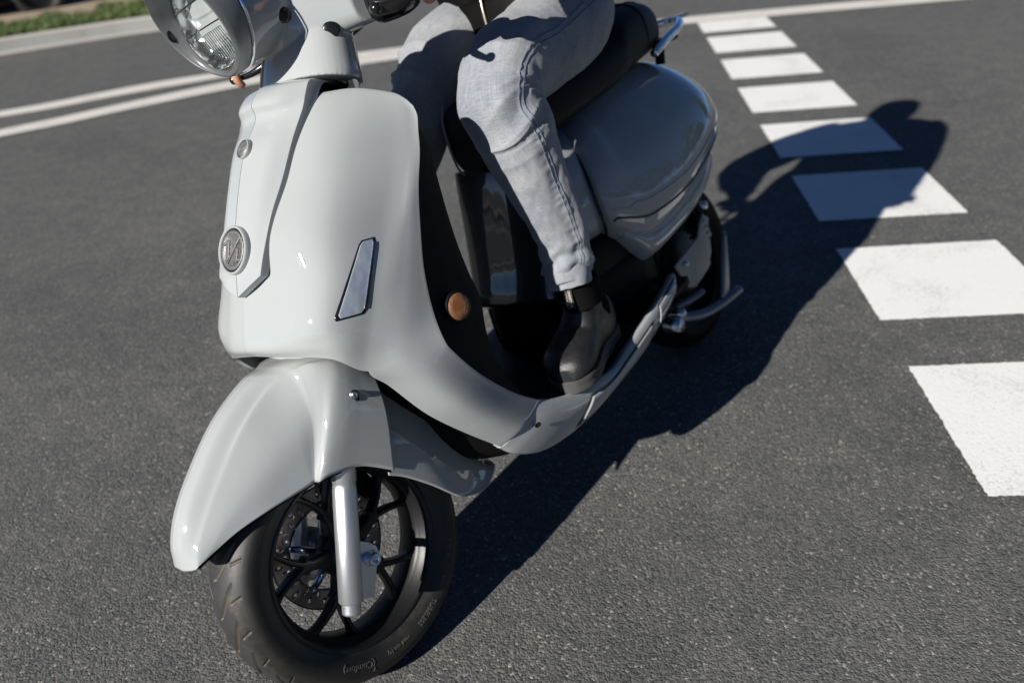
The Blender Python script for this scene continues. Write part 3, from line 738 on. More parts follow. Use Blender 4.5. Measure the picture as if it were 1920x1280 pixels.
def tyre_mat():
    m, n, l, b = new_mat('scooter_tyre')
    at = n.new('ShaderNodeAttribute'); at.attribute_name = 'groove'
    tc = n.new('ShaderNodeTexCoord')
    t = n.new('ShaderNodeTexNoise'); t.inputs['Scale'].default_value = 14; t.inputs['Detail'].default_value = 8; t.inputs['Roughness'].default_value = .7; l.new(tc.outputs['Object'], t.inputs['Vector'])
    cr = n.new('ShaderNodeValToRGB'); e = cr.color_ramp.elements
    e[0].position = .35; e[0].color = (.008,.008,.008,1); e[1].position = .72; e[1].color = (.026,.0235,.020,1)
    l.new(t.outputs['Fac'], cr.inputs[0])
    # worn, paler tread band; smoother dark sidewall
    wr = n.new('ShaderNodeAttribute'); wr.attribute_name = 'wear'
    m1 = n.new('ShaderNodeMix'); m1.data_type = 'RGBA'; l.new(wr.outputs['Fac'], m1.inputs[0]); l.new(cr.outputs[0], m1.inputs[6])
    c2 = n.new('ShaderNodeValToRGB'); e = c2.color_ramp.elements; e[0].position = .3; e[0].color = (.016,.016,.018,1); e[1].position = .75; e[1].color = (.042,.040,.039,1)
    l.new(t.outputs['Fac'], c2.inputs[0]); l.new(c2.outputs[0], m1.inputs[7])
    gr = n.new('ShaderNodeAttribute'); gr.attribute_name = 'grime'
    g2 = n.new('ShaderNodeTexNoise'); g2.inputs['Scale'].default_value = 38; g2.inputs['Detail'].default_value = 9; g2.inputs['Roughness'].default_value = .75; l.new(tc.outputs['Object'], g2.inputs['Vector'])
    g3 = n.new('ShaderNodeMapRange'); g3.inputs[1].default_value = .50; g3.inputs[2].default_value = .66; l.new(g2.outputs['Fac'], g3.inputs[0])
    g4 = n.new('ShaderNodeMath'); g4.operation = 'MULTIPLY'; l.new(g3.outputs[0], g4.inputs[0]); l.new(gr.outputs['Fac'], g4.inputs[1])
    mg = n.new('ShaderNodeMix'); mg.data_type = 'RGBA'; l.new(g4.outputs[0], mg.inputs[0]); l.new(m1.outputs[2], mg.inputs[6]); mg.inputs[7].default_value = (.085,.066,.046,1)
    m2 = n.new('ShaderNodeMix'); m2.data_type = 'RGBA'; l.new(at.outputs['Fac'], m2.inputs[0]); l.new(mg.outputs[2], m2.inputs[6]); m2.inputs[7].default_value = (.075,.062,.046,1)
    l.new(m2.outputs[2], b.inputs['Base Color']); b.inputs['Roughness'].default_value = .55
    f = n.new('ShaderNodeTexNoise'); f.inputs['Scale'].default_value = 600; l.new(tc.outputs['Object'], f.inputs['Vector'])
    bp = n.new('ShaderNodeBump'); bp.inputs['Strength'].default_value = .25; bp.inputs['Distance'].default_value = .001; l.new(f.outputs['Fac'], bp.inputs['Height']); l.new(bp.outputs[0], b.inputs['Normal'])
    return m
M['tyre'] = tyre_mat()
def add_attr(o, name, vals):
    a = o.data.attributes.new(name, 'FLOAT', 'POINT'); a.data.foreach_set('value', np.asarray(vals, float))
fw_V, fw_F = lathe([(.155,.0435),(.163,.0435),(.1635,.0475),(.1600,.0495),(.1550,.049),(.1520,.044),(.1490,.030),(.1440,.026),(.1400,.018),(.1400,-.018),(.1440,-.026),(.1490,-.030),(.1520,-.044),(.1550,-.049),(.1600,-.0495),(.1635,-.0475),(.163,-.0435),(.155,-.0435)], HUB, YA, 160, True)
def wheel(hub, st, name, detailed):
    d = hub-HUB
    rimv = [np.array(v)+d for v in fw_V]
    root = P(name, (rimv, fw_F), 'rimblack', st=st); fix_normals(root)
    V, F, c = tyre(hub, 1020 if detailed else 120, detailed)
    t = P('tyre', (V, F), 'tyre', root, st=st)
    add_attr(t, 'groove', c); off_ = np.abs(np.array([v[1] for v in V])-hub[1]); add_attr(t, 'wear', np.clip((.050-off_)/.008, 0, 1)); add_attr(t, 'grime', np.exp(-((off_-.040)/.010)**2))
    t.data.flip_normals() if t.data.polygons[0].normal.dot(t.data.polygons[0].center-Vector(ST([hub])[0] if st else hub)) < 0 else None
    hb = P('wheel_hub', lathe([(.0001,.030),(.012,.030),(.026,.029),(.034,.024),(.036,.012),(.040,.010),(.044,.004),(.044,-.012),(.036,-.03),(.02,-.045),(.0001,-.045)], hub, YA, 64), 'rimblack', root, st=st); fix_normals(hb)
    rg = P('hub_ring', lathe([(.0155,.028),(.0230,.028),(.0230,.036),(.0205,.0375),(.0155,.036)], hub, YA, 48, True), 'alu', root, st=st); fix_normals(rg)
    for k in range(5):
        a0 = R(90+72*k); parts = []
        def pt(r, a, y=0): return hub+np.array([r*math.cos(a), y, r*math.sin(a)])
        def arm(p0, a0_, p1, a1_, w0, w1, d0=.014, d1=.012, steps=7):
            secs = []
            for t_ in np.linspace(0, 1, steps):
                r = p0*(1-t_)+p1*t_; a = a0_*(1-t_)+a1_*t_; c = pt(r, a, .004)
                ta = np.array([-math.sin(a), 0, math.cos(a)])
                fl = 1+.9*max(0, t_-.8)/.2
                secs.append(sec(c, ta, YA, (w0*(1-t_)+w1*t_)*fl, d0*(1-t_)+d1*t_, 3.2, 16))
            return loft_tube(secs, 20, 16)
        vf = join(arm(.030, a0, .078, a0, .0165, .0095, .018, .014), arm(.070, a0+.01, .144, a0+R(17), .0068, .0052), arm(.070, a0-.01, .144, a0-R(17), .0068, .0052))
        s = P('spoke', vf, 'rimblack', root, st=st); fix_normals(s); remesh(s, .0016, 3)
    return root
fwheel = wheel(HUB, True, 'front_wheel', True)
# brake disc on the rider's right, with carrier, holes and bolts
D = HUB+np.array([0, -.048, 0])
def disc_mesh():
    n = 240; V, F = [], []
    rr = [.074, .080, .087, .094, .101, .107, .1105]
    for t in np.linspace(0, 2*math.pi, n, endpoint=False):
        for r in rr:
            V.append(D+np.array([r*math.cos(t)*(1+.0*0), 0, r*math.sin(t)]))
    m = len(rr)
    for i in range(n):
        for j in range(m-1):
            if (i % 12 in (2, 3) and j == 1) or (i % 12 in (8, 9) and j == 3): continue
            F.append((i*m+j, ((i+1) % n)*m+j, ((i+1) % n)*m+j+1, i*m+j+1))
    return V, F
o = P('brake_disc', disc_mesh(), 'disc', st=True); mod(o, 'SOLIDIFY', thickness=.004, offset=0)
ca = []
for k in range(5):
    a = R(18+72*k); ca.append(tube([D+np.array([.03*math.cos(a), .006, .03*math.sin(a)]), D+np.array([.074*math.cos(a+.25), .004, .074*math.sin(a+.25)])], [.009, .006], 4, 10, smooth_path=False))
    ca.append(lathe([(.0001,.008),(.005,.008),(.0055,.006),(.0055,-.004)], D+np.array([.078*math.cos(a+.25), .002, .078*math.sin(a+.25)]), YA, 16))
c_ = P('disc_carrier', join(*ca), 'zinc', o, st=True)
for k in range(20):
    a = R(18*k+5); P('disc_rivet', lathe([(.0001,.0045),(.0022,.0045),(.003,.003),(.003,0)], D+np.array([.090*math.cos(a), .001, .090*math.sin(a)]), YA, 12), 'zinc', o, st=True)
cal = P('brake_caliper', join(box(HUB+np.array([-.070,-.052,.098]), (.075,.05,.045), rot_about((0,1,0), R(38))), box(HUB+np.array([-.104,-.040,.066]), (.03,.045,.06), rot_about((0,1,0), R(20))),
    cyl(HUB+np.array([-.092,-.02,.112]), HUB+np.array([-.092,-.085,.112]), .012), cyl(HUB+np.array([-.118,-.02,.055]), HUB+np.array([-.118,-.085,.055]), .010)), 'plastic', st=True); bevel(cal, .006)
# sidewall lettering, raised
def text_on_sidewall(items):
    V, F = [], []
    for txt, a_deg, size, rad in items:
        cu = bpy.data.curves.new('t', 'FONT'); cu.body = txt; cu.size = size; cu.extrude = .0005; cu.resolution_u = 3; cu.align_x = 'CENTER'
        ob = bpy.data.objects.new('t', cu); COL.objects.link(ob)
        dg = bpy.context.evaluated_depsgraph_get(); me = bpy.data.meshes.new_from_object(ob.evaluated_get(dg))
        k = len(V); a0 = R(a_deg)
        for v in me.vertices:
            x, y, z = v.co
            r = rad+y-size*.35            # letter tops point outwards
            a = a0+x/rad
            yo = np.interp(r, [p[0] for p in TP[:8]], [p[1] for p in TP[:8]])
            V.append(HUB+np.array([r*math.cos(a), yo+.0006+z, r*math.sin(a)]))
        F += [tuple(i+k for i in p.vertices) for p in me.polygons]
        bpy.data.objects.remove(ob); bpy.data.curves.remove(cu); bpy.data.meshes.remove(me)
    return V, F
M['letter'] = simple('raised_rubber_letter', (.085,.078,.070), .6)
for it_ in [('P 81 6', -149, .0125, .187), ('4PR', -131, .0115, .185), ('TUBELESS', -112, .0125, .185), ('road use (4)', -88, .0100, .184), ('(Comfort)', -62, .0150, .185), ('V', -71, .009, .196)]:
    P('sidewall_lettering', text_on_sidewall([it_]), 'letter', fwheel, st=True, smooth=False)

# fork legs, brackets, bolts
ftop, fbot = np.array([-.036, .085, .405]), np.array([.0600, .085, .1800])
fdir = (ftop-fbot)/np.linalg.norm(ftop-fbot)
for s in (1, -1):
    fl = (lambda vf: vf) if s > 0 else (lambda vf: mirror(*vf))
    V, F = lathe([(.0001,0),(.0135,0),(.0150,.0015),(.0155,.004),(.0155,.0185),(.0158,.0195),(.0185,.0195),(.0200,.0215),(.0200,.205),(.0192,.2065),(.0192,.217),(.0205,.2185),(.0205,.30)], fbot-fdir*.020, fdir, 72)
    lg = P('fork_leg', fl((V, F)), 'alu', st=True); fix_normals(lg)
    # axle bracket behind the tube
    bpts = [(.030,.285),(.022,.268),(.004,.243),(-.016,.232),(-.020,.214),(-.004,.190),(.022,.160),(.040,.160)]
    bpts = [(.012,.290),(.006,.262),(-.012,.246),(-.022,.232),(-.022,.212),(-.006,.198),(.018,.158),(.052,.175),(.045,.23)]
    k = len(bpts); V = [(x, .076, z) for x, z in bpts]+[(x, .0835, z) for x, z in bpts]
    F = [tuple(range(k)), tuple(range(2*k-1, k-1, -1))]+[(i, (i+1) % k, k+(i+1) % k, k+i) for i in range(k)]
    br = P('axle_bracket', fl((V, F)), 'zinc', lg, st=True); fix_normals(br); bevel(br, .001)
    ax_ = HUB+np.array([-.004, .082, 0])
    V, F = join(lathe([(.0001,.0135),(.0050,.0135),(.0052,.0175),(.0095,.0175),(.0108,.016),(.0108,.005),(.0125,.005),(.0125,.0025),(.0140,.0025),(.0140,-.01)], ax_, YA, 6*8))
    bo = P('axle_bolt', fl((V, F)), 'zinc', lg, st=True); fix_normals(bo)
    tb = P('fender_tab', fl(box((-.060, .088, .383), (.030, .003, .026))), 'steel_grey', lg, st=True); bevel(tb, .001)
P('tab_hole', lathe([(.0001,.0015),(.0036,.0015),(.0042,0)], (-.060,.0895,.383), YA, 24), 'glossblack', st=True)
P('axle', cyl(HUB+YA*-.08, HUB+YA*.08, .008), 'zinc', st=True)

# ------------------------------------------------------------------ front fender (steered)
FR = [
 [(.2455,0,.366),(.2440,.018,.364),(.2370,.036,.364),(.2330,.044,.366),(.2290,.046,.368),(.2240,.047,.369)],
 [(.2350,0,.402),(.2325,.020,.399),(.2235,.037,.391),(.2180,.045,.387),(.2080,.051,.380),(.1990,.053,.376)],
 [(.2070,0,.443),(.2040,.022,.439),(.1920,.0385,.427),(.1860,.047,.421),(.1740,.059,.405),(.1600,.065,.386)],
 [(.1610,0,.4865),(.1585,.022,.482),(.1460,.0390,.469),(.1400,.049,.460),(.1260,.068,.430),(.1120,.077,.3905)],
 [(.0950,0,.5360),(.0935,.022,.531),(.0830,.0390,.517),(.0790,.050,.507),(.0700,.077,.455),(.0660,.084,.3905)],
 [(.0280,0,.5660),(.0270,.023,.562),(.0190,.0400,.550),(.0170,.052,.538),(.0230,.084,.470),(.0400,.088,.3905)],
 [(-.010,0,.5700),(-.011,.026,.568),(-.0160,.0480,.560),(-.0170,.066,.545),(-.0030,.0875,.478),(.0310,.0890,.3910)],
 [(-.022,0,.5705),(-.024,.030,.5695),(-.0300,.0560,.563),(-.0310,.078,.548),(-.0130,.0905,.480),(.0290,.0900,.3915)],
 [(-.035,0,.5705),(-.038,.035,.570),(-.0480,.0700,.563),(-.0500,.092,.550),(-.0250,.0990,.482),(.0290,.0930,.3920)],
 [(-.050,0,.5700),(-.055,.038,.569),(-.0690,.0820,.559),(-.0700,.104,.540),(-.0350,.1085,.480),(.0260,.1040,.3930)],
 [(-.080,0,.5660),(-.084,.040,.564),(-.0900,.0820,.553),(-.0900,.106,.532),(-.0550,.1125,.470),(.0020,.1080,.3910)],
 [(-.115,0,.5560),(-.118,.040,.553),(-.1180,.0800,.541),(-.1160,.104,.520),(-.0880,.1125,.455),(-.0450,.1090,.3760)],
 [(-.140,0,.5420),(-.142,.040,.538),(-.1390,.0780,.525),(-.1350,.102,.505),(-.1260,.1120,.435),(-.0970,.1090,.3350)]]
G = surf(FR, 190, 70)
o = P('front_fender', both((list(G.reshape(-1, 3)), grid_faces(*G.shape[:2]))), 'paint', st=True); fix_normals(o); outward(o, ST([(0,0,.3)])[0])
mod(o, 'SOLIDIFY', thickness=.003, offset=-1)
fender = o
o = P('fender_lining', (list((G*np.array([.965,.93,.975])+np.array([0,0,.005])).reshape(-1, 3)), grid_faces(*G.shape[:2])), 'plastic', fender, st=True)
o2 = P('fender_lining', mirror(list((G*np.array([.965,.93,.975])+np.array([0,0,.005])).reshape(-1, 3)), grid_faces(*G.shape[:2])), 'plastic', fender, st=True)
FL = [
 [(-.125,0,.535),(-.128,.03,.53),(-.125,.062,.505),(-.118,.082,.455),(-.106,.094,.390),(-.090,.096,.328)],
 [(-.175,0,.495),(-.178,.03,.488),(-.172,.060,.466),(-.158,.080,.415),(-.141,.092,.355),(-.120,.095,.304)],
 [(-.222,0,.425),(-.224,.028,.418),(-.216,.056,.398),(-.198,.076,.352),(-.178,.089,.305),(-.160,.093,.262)],
 [(-.260,0,.345),(-.262,.026,.338),(-.252,.052,.320),(-.232,.070,.284),(-.208,.084,.248),(-.193,.091,.222)],
 [(-.285,0,.270),(-.286,.025,.264),(-.276,.048,.250),(-.256,.066,.226),(-.231,.082,.208),(-.210,.090,.205)],
 [(-.318,0,.214),(-.317,.024,.210),(-.308,.045,.203),(-.284,.062,.194),(-.256,.077,.189),(-.234,.086,.194)],
 [(-.350,0,.190),(-.346,.022,.187),(-.334,.042,.183),(-.307,.058,.178),(-.278,.073,.178),(-.252,.082,.187)]]
G = surf(FL, 90, 50)
o = P('rear_flap', both((list(G.reshape(-1, 3)), grid_faces(*G.shape[:2]))), 'paint', fender, st=True); fix_normals(o); outward(o, ST([(0,0,.25)])[0]); mod(o, 'SOLIDIFY', thickness=.0035, offset=-1)
# fixing screw with keyhole slot
scw = sl_pt = np.array([-.083, .1118, .487])
V, F = lathe([(.0001,.0035),(.0018,.0035),(.0022,.0055),(.0042,.0055),(.0052,.0042),(.0054,.0015),(.0075,.0015),(.0078,-.002)], scw, (.05,1,.10), 32)
P('fender_screw', (V, F), 'zinc', fender, st=True)
P('screw_slot', lathe([(.0001,.0012),(.0040,.0012),(.0044,-.002)], scw+np.array([-.002,.0005,-.0085]), (.05,1,.10), 24), 'glossblack', fender, st=True)
# plate / steering stem under the shield
P('steering_stem', join(loft_tube([sec((-.088,0,.560), (0,1,0), (1,0,.0), .070, .048, 2.6, 20), sec((-.092,0,.575), (0,1,0), (1,0,.0), .072, .046, 2.6, 20), sec((-.11,0,.62), (0,1,0), (1,0,.0), .065, .045, 2.6, 20)], 12, 40)), 'paint', st=True)

# ------------------------------------------------------------------ handlebar cover, headlight (steered)
sdir = np.array([-math.sin(R(22)), 0, math.cos(R(22))]); pdir = np.array([math.cos(R(22)), 0, math.sin(R(22))])
NC = np.array([-.302, 0, .958])      # centre of the lower rim
def ns(h, a, b, dx=0, p=2.4): return sec(NC+sdir*h+pdir*dx, YA, pdir, b, a, p, 24)
# lower collar
vf1 = loft_tube([ns(-.014, .070, .118, -.002, 2.1), ns(.0, .069, .117, -.002, 2.1), ns(.03, .066, .110, -.003, 2.1), ns(.06, .062, .102, -.004, 2.1), ns(.10, .056, .088, -.004, 2.1)], 30, 48)
# main pod from behind the headlight back to the instruments, and the two arms
HC = np.array([-.165, 0, 1.092]); hdir = np.array([.985, 0, -.10]); hdir /= np.linalg.norm(hdir)
hup = np.array([-hdir[2], 0, hdir[0]])
def hs(d, r, up=0, sq=1): return sec(HC+hdir*d+hup*up, YA, hup, r*sq, r, 2.1, 24)
vf2 = loft_tube([hs(-.020, .086), hs(-.045, .084), hs(-.09, .078, .0), hs(-.14, .072, .004), hs(-.20, .062, .008), hs(-.235, .04, .01)], 40, 48)
arms = []
for s in (1, -1):
    a = [sec((-.315, s*.00, 1.060), (1,0,0), (0,0,1), .075, .058, 3.0, 20), sec((-.325, s*.045, 1.060), (1,0,0), (0,0,1), .066, .056, 3.2, 20), sec((-.345, s*.080, 1.058), (1,0,0), (0,0,1), .055, .052, 3.2, 20),
         sec((-.366, s*.110, 1.053), (1,0,0), (0,0,1), .045, .046, 3.2, 20), sec((-.382, s*.134, 1.046), (1,0,0), (0,0,1), .036, .037, 3, 20)]
    arms.append(loft_tube(a, 30, 32))
hc = P('handlebar_cover', join(vf1, vf2, *arms), 'paint', st=True); fix_normals(hc); remesh(hc, .0026, 5)
# dark round holes in the cover front
for s in (1, -1):
    for c_, n_, r_ in (((-.265, s*.0675, 1.0605), (0, s*.93, -.32), 1.0), ((-.3145, s*.1005, 1.0180), (.62, s*.76, .08), 1.15)):
        P('cover_hole', lathe([(.0001,.0022),(.0100*r_,.0022),(.0118*r_,.0012),(.0125*r_,-.006)], c_, n_, 32), 'glossblack', hc, st=True)
# headlight: satin funnel bezel with peak, clear lens, reflector bowl
LC = np.array([-.163, .003, 1.091])
def ring(cx, r, up=0, ry=None, tilt=0, p=2.0):
    u2 = hup*math.cos(tilt)+hdir*math.sin(tilt)
    return sec(LC+hdir*cx+hup*up, YA, u2, (ry or r), r, p, 40)
outer = [ring(-.026,.0870), ring(-.018,.0885,-.0005), ring(-.004,.0890,-.0005,tilt=.05), ring(.012,.0880,0,tilt=.16), ring(.022,.0860,.0005,tilt=.26)]
inner = [ring(.0235,.0845,.0008,tilt=.26), ring(.014,.0815,tilt=.17), ring(.002,.0785), ring(-.006,.0770)]
g = surf(outer, 26, 96, True); g2 = surf(inner, 20, 96, True); G = np.concatenate([g, g2])
bz = P('headlight', (list(G.reshape(-1, 3)), grid_faces(G.shape[0], 96, False, True)), 'bezel', st=True); fix_normals(bz)
P('bezel_trim', loft_tube([ring(-.0270,.0895), ring(-.0245,.0915), ring(-.0220,.0895)], 6, 96, cap=False), 'chrome', bz, st=True)
# shallow glass dome with thickness
def dome(r, bulge, c, n=14, seg=80, s0=.0001):
    pr = [(max(s0, r*math.sin(t)), bulge*math.cos(t)) for t in np.linspace(0, math.pi/2, n)]
    return lathe(pr, c, hdir, seg)
lz = P('headlight_lens', dome(.0765, .016, LC+hdir*-.004), 'lens', bz, st=True); fix_normals(lz); pass
pr = [(.0001,-.068),(.010,-.067),(.012,-.060),(.030,-.055),(.050,-.040),(.064,-.022),(.073,-.004),(.0765,-.002)]
rf = P('lamp_reflector', lathe(spl(pr, 40), LC, hdir, 96), 'reflector', bz, st=True); fix_normals(rf); outward(rf, ST([LC+hdir*.05])[0]); rf.data.flip_normals()
bl = P('bulb', join(lathe(spl([(.0001,-.022),(.005,-.024),(.008,-.030),(.008,-.045),(.006,-.055),(.012,-.066)], 24), LC, hdir, 32)), 'lens', bz, st=True)
bar_ = []
for d, rr in ((.028,.064),(-.010,.070)):
    pth = [LC+hup*d+YA*y+hdir*(-.004+.016*math.sqrt(max(0,1-(y*y+d*d)/.0765**2))-.0035) for y in np.linspace(-rr, rr, 9)]
    bar_.append(tube(pth, .0011, 24, 6))
for k in range(15):
    y = -.045+.0065*k; h0 = -.018; h1 = -math.sqrt(max(0.0001, .070**2-y*y))*.88
    if h1 < h0-.004:
        bar_.append(tube([LC+hup*h0+YA*y+hdir*.004, LC+hup*(h0+h1)/2+YA*y+hdir*.0, LC+hup*h1+YA*y+hdir*-.004], .0021, 8, 6))
P('lens_rib', join(*bar_), 'lens', bz, st=True)
P('lamp_slot', lathe([(.0001,.001),(.010,.001),(.011,-.001)], LC+hdir*.012-YA*.0815+hup*.004, YA*1.0+hdir*-.25, 24), 'glossblack', bz, st=True)
# switches, grips, levers, mirrors stems
for s in (1, -1):
    fl = (lambda vf: vf) if s > 0 else (lambda vf: mirror(*vf))
    u1 = np.array([.49,.87,0]) if False else np.array([.87,.49*1.0,0]); ax_b = np.array([-.45,.893,0])
    def bs_(t, a, b): return sec(np.array([-.388,.140,1.036])+ax_b*t, (.893,.45,0), (0,0,1), a, b, 3, 20)
    sw = P('switch_pod', fl(loft_tube([bs_(-.006,.030,.031), bs_(.006,.035,.037), bs_(.040,.036,.037), bs_(.062,.030,.030), bs_(.072,.020,.020)], 30, 40)), 'glossblack', st=True); fix_normals(sw)
    gr = P('handlebar_grip', fl(join(lathe([(.0001,0),(.0165,0),(.0205,.003),(.0205,.006),(.0165,.008),(.0165,.105),(.0190,.108),(.0195,.118),(.0001,.119)], (-.420,.205,1.036), ax_b, 40))), 'rubber', st=True); fix_normals(gr)
    lv = [(-.372,.158,1.028),(-.345,.180,1.020),(-.326,.205,1.015),(-.316,.230,1.016),(-.314,.250,1.018)]
    if s > 0: lv = lv[:3]+[(-.322,.212,1.0155),(-.320,.218,1.016)]
    le = P('brake_lever', fl(tube(lv, [.007,.0075,.006,.005,.0045], 50, 12)), 'glossblack', st=True)
    V, F = lathe([(max(.0001,.0092*math.sin(t)), .0092*math.cos(t)) for t in np.linspace(0, math.pi, 14)], lv[-1], (0,1,0), 20)
    P('lever_tip', fl((V, F)), 'glossblack', le, st=True)
P('instrument_pod', loft_tube([sec((-.300, 0, 1.06), YA, (1,0,0), .05, .05, 2.4, 20), sec((-.305, 0, 1.100), YA, (1,0,0), .046, .042, 2.4, 20), sec((-.31, 0, 1.108), YA, (1,0,0), .036, .030, 2.4, 20)], 16, 40), 'plastic', st=True)
# dark column between collar and shield top
P('column_cover', join(cyl(NC-sdir*.035, NC+sdir*.02, .055, .06), loft_tube([ns(-.022,.048,.085), ns(-.004,.052,.092)], 4, 32)), 'glossblack', st=True)

# ------------------------------------------------------------------ rear body
def w_sec(x, zt, zb, wt, wm, wb, zm=None, p=2.6, k=28):
    zm = zm if zm is not None else zb+(zt-zb)*.42
    out = []
    for i in range(k):
        t = 2*math.pi*i/k; c, s_ = math.cos(t), math.sin(t)
        zz = zm+(zt-zm)*abs(s_)**(2/p) if s_ >= 0 else zm-(zm-zb)*abs(s_)**(2/p)
        wmx = wt+(wm-wt)*(1-((zz-zm)/(zt-zm))**1.6) if s_ >= 0 else wb+(wm-wb)*(1-((zm-zz)/(zm-zb))**1.6)
        out.append((x, wmx*math.copysign(abs(c)**(2/p), c), zz))
    return np.array(out)
# body shell under the seat (darker recess panel ahead of the cowls)
BS = [w_sec(-.69,.69,.452,.108,.122,.122), w_sec(-.74,.705,.445,.110,.130,.130), w_sec(-.80,.71,.442,.112,.136,.136), w_sec(-.87,.71,.440,.110,.138,.138), w_sec(-1.0,.72,.440,.105,.138,.138)]
bs = P('body_shell', loft_tube(BS, 40, 64), 'paint', smooth=True); fix_normals(bs)
# the two rounded cowls, drawn as one tail body with character lines
CW = [w_sec(-.832,.690,.425,.120,.140,.140,.55), w_sec(-.838,.705,.408,.128,.156,.152,.55), w_sec(-.852,.715,.395,.134,.167,.161,.545), w_sec(-.882,.728,.375,.136,.177,.168,.535), w_sec(-.93,.735,.356,.128,.186,.172,.52), w_sec(-1.02,.758,.360,.124,.200,.172,.52), w_sec(-1.12,.770,.372,.120,.204,.166,.53),
      w_sec(-1.22,.770,.390,.112,.198,.152,.55), w_sec(-1.32,.758,.412,.100,.182,.134,.57), w_sec(-1.41,.728,.446,.082,.152,.107,.58), w_sec(-1.47,.690,.490,.060,.112,.080,.59), w_sec(-1.505,.640,.550,.030,.055,.035,.595)]
cwG = surf(CW, 120, 110, True)
t_ = np.clip(1-(-.838-cwG[:, :, 0])/.22, 0, 1)**1.5
cwG[:, :, 0] += t_*(.030-3.4*(cwG[:, :, 2]-.565)**2)
V, F = list(cwG.reshape(-1, 3)), grid_faces(120, 110, False, True)+[tuple(range(109, -1, -1)), tuple(range(119*110, 120*110))]
cw = P('side_cowl', (V, F), 'paint'); fix_normals(cw); outward(cw, (-1.1, 0, .57))
P('cowl_gap', tube([cwG[1, k_ % 110]*np.array([1,1.012,1])+np.array([.001,0,0]) for k_ in range(0, 110, 3)], .0032, 140, 8, closed=True), 'glossblack', cw)
# flowing ridge lines on the cowl sides (raised piping)
for s in (1, -1):
    for k_, (t0, rr) in enumerate(((-.30, .0030), (-.62, .0024), (-.16, .0018))):
        pth = []
        for i in range(14, 116, 6):
            j = int(round((t0+.10*math.sin(math.pi*i/120))/(2*math.pi)*110)) % 110
            p = cwG[i, j].copy(); p[1] *= s; pth.append(p)
        P('cowl_trim', tube(pth, rr, 80, 8), 'paint' if k_ else 'glossblack', cw)
# lower skirt of the tail below the cowls
TS = [w_sec(-.862,.50,.430,.14,.150,.148), w_sec(-.90,.49,.384,.14,.160,.150), w_sec(-.945,.49,.338,.14,.164,.148), w_sec(-1.05,.49,.343,.14,.168,.146), w_sec(-1.2,.50,.364,.13,.160,.136), w_sec(-1.33,.53,.392,.12,.140,.112), w_sec(-1.42,.56,.428,.09,.110,.085), w_sec(-1.475,.58,.47,.05,.075,.055)]
ts = P('tail_skirt', loft_tube(TS, 50, 64), 'paint'); fix_normals(ts)
# front panel under the seat nose, glossy dark
FP = [[(-.66,0,.695),(-.662,.055,.694),(-.672,.100,.692),(-.70,.118,.690)],[(-.650,0,.66),(-.652,.055,.66),(-.664,.102,.658),(-.70,.122,.655)],[(-.632,0,.58),(-.634,.056,.58),(-.648,.104,.578),(-.69,.128,.575)],
      [(-.612,0,.49),(-.614,.058,.49),(-.630,.108,.488),(-.68,.134,.485)],[(-.592,0,.43),(-.595,.058,.43),(-.614,.110,.428),(-.67,.136,.425)],[(-.590,0,.41),(-.594,.058,.41),(-.613,.110,.408),(-.67,.136,.405)],[(-.605,0,.398),(-.608,.055,.398),(-.625,.105,.398),(-.675,.13,.398)]]
G = surf(FP, 60, 26); fp = P('seat_front_panel', both((list(G.reshape(-1, 3)), grid_faces(*G.shape[:2]))), 'paint_dark'); fix_normals(fp); outward(fp, (-.9, 0, .55)); mod(fp, 'SOLIDIFY', thickness=.004, offset=-1)
P('battery_box', join(loft_tube([sec((x,0,.42), YA, (0,0,1), .125, .06, 4, 20) for x in (-.67,-.85,-1.1)], 8, 32), loft_tube([sec((-.665,0,z), YA, (1,0,0), .112, .035, 3, 20) for z in (.27,.33,.42)], 10, 40), loft_tube([sec((x,0,.34), YA, (0,0,1), .13, .08, 4, 20) for x in (-.66,-.8,-.98)], 8, 32)), 'plastic')
# seat
SS = [sec((-.628,0,.757),(0,1,0),(0,0,1),.034,.052,3,28), sec((-.632,0,.759),(0,1,0),(0,0,1),.048,.066,3,28), sec((-.645,0,.761),(0,1,0),(0,0,1),.062,.072,2.8,28), sec((-.70,0,.765),(0,1,0),(0,0,1),.090,.073,2.8,28), sec((-.83,0,.770),(0,1,0),(0,0,1),.128,.062,2.8,28), sec((-.95,0,.783),(0,1,0),(0,0,1),.140,.058,2.8,28),
      sec((-1.05,0,.800),(0,1,0),(0,0,1),.144,.064,2.8,28), sec((-1.10,0,.822),(0,1,0),(0,0,1),.142,.076,2.8,28), sec((-1.20,0,.835),(0,1,0),(0,0,1),.132,.076,2.8,28), sec((-1.29,0,.835),(0,1,0),(0,0,1),.112,.066,2.8,28), sec((-1.335,0,.828),(0,1,0),(0,0,1),.085,.050,2.6,28), sec((-1.348,0,.822),(0,1,0),(0,0,1),.05,.03,2.6,28)]
sg = surf(SS, 100, 72, True)
st_ = P('seat', (list(sg.reshape(-1, 3)), grid_faces(100, 72, False, True)+[tuple(range(71, -1, -1)), tuple(range(99*72, 100*72))]), 'vinyl'); fix_normals(st_)
# piping: front face outline and the top edge seam
n8 = lambda i, t: sg[i, int(round(t/360*72)) % 72]
for yy in (.046, -.046):
    P('seat_piping', tube([(-.642, yy, .690), (-.629, yy, .710), (-.6245, yy, .757), (-.629, yy*1.02, .802), (-.650, yy*1.1, .833), (-.70, yy*1.35, .8405)], .0026, 40, 8), 'piping', st_)
P('seat_seam', tube([n8(i, 62)+np.array([0,0,.001]) for i in range(25, 96, 6)], .0016, 70, 6), 'vinyl', st_)
P('seat_seam', tube([n8(72, a)*1.0+np.array([0,0,.0005]) for a in range(-20, 205, 15)], .0022, 70, 6), 'vinyl', st_)
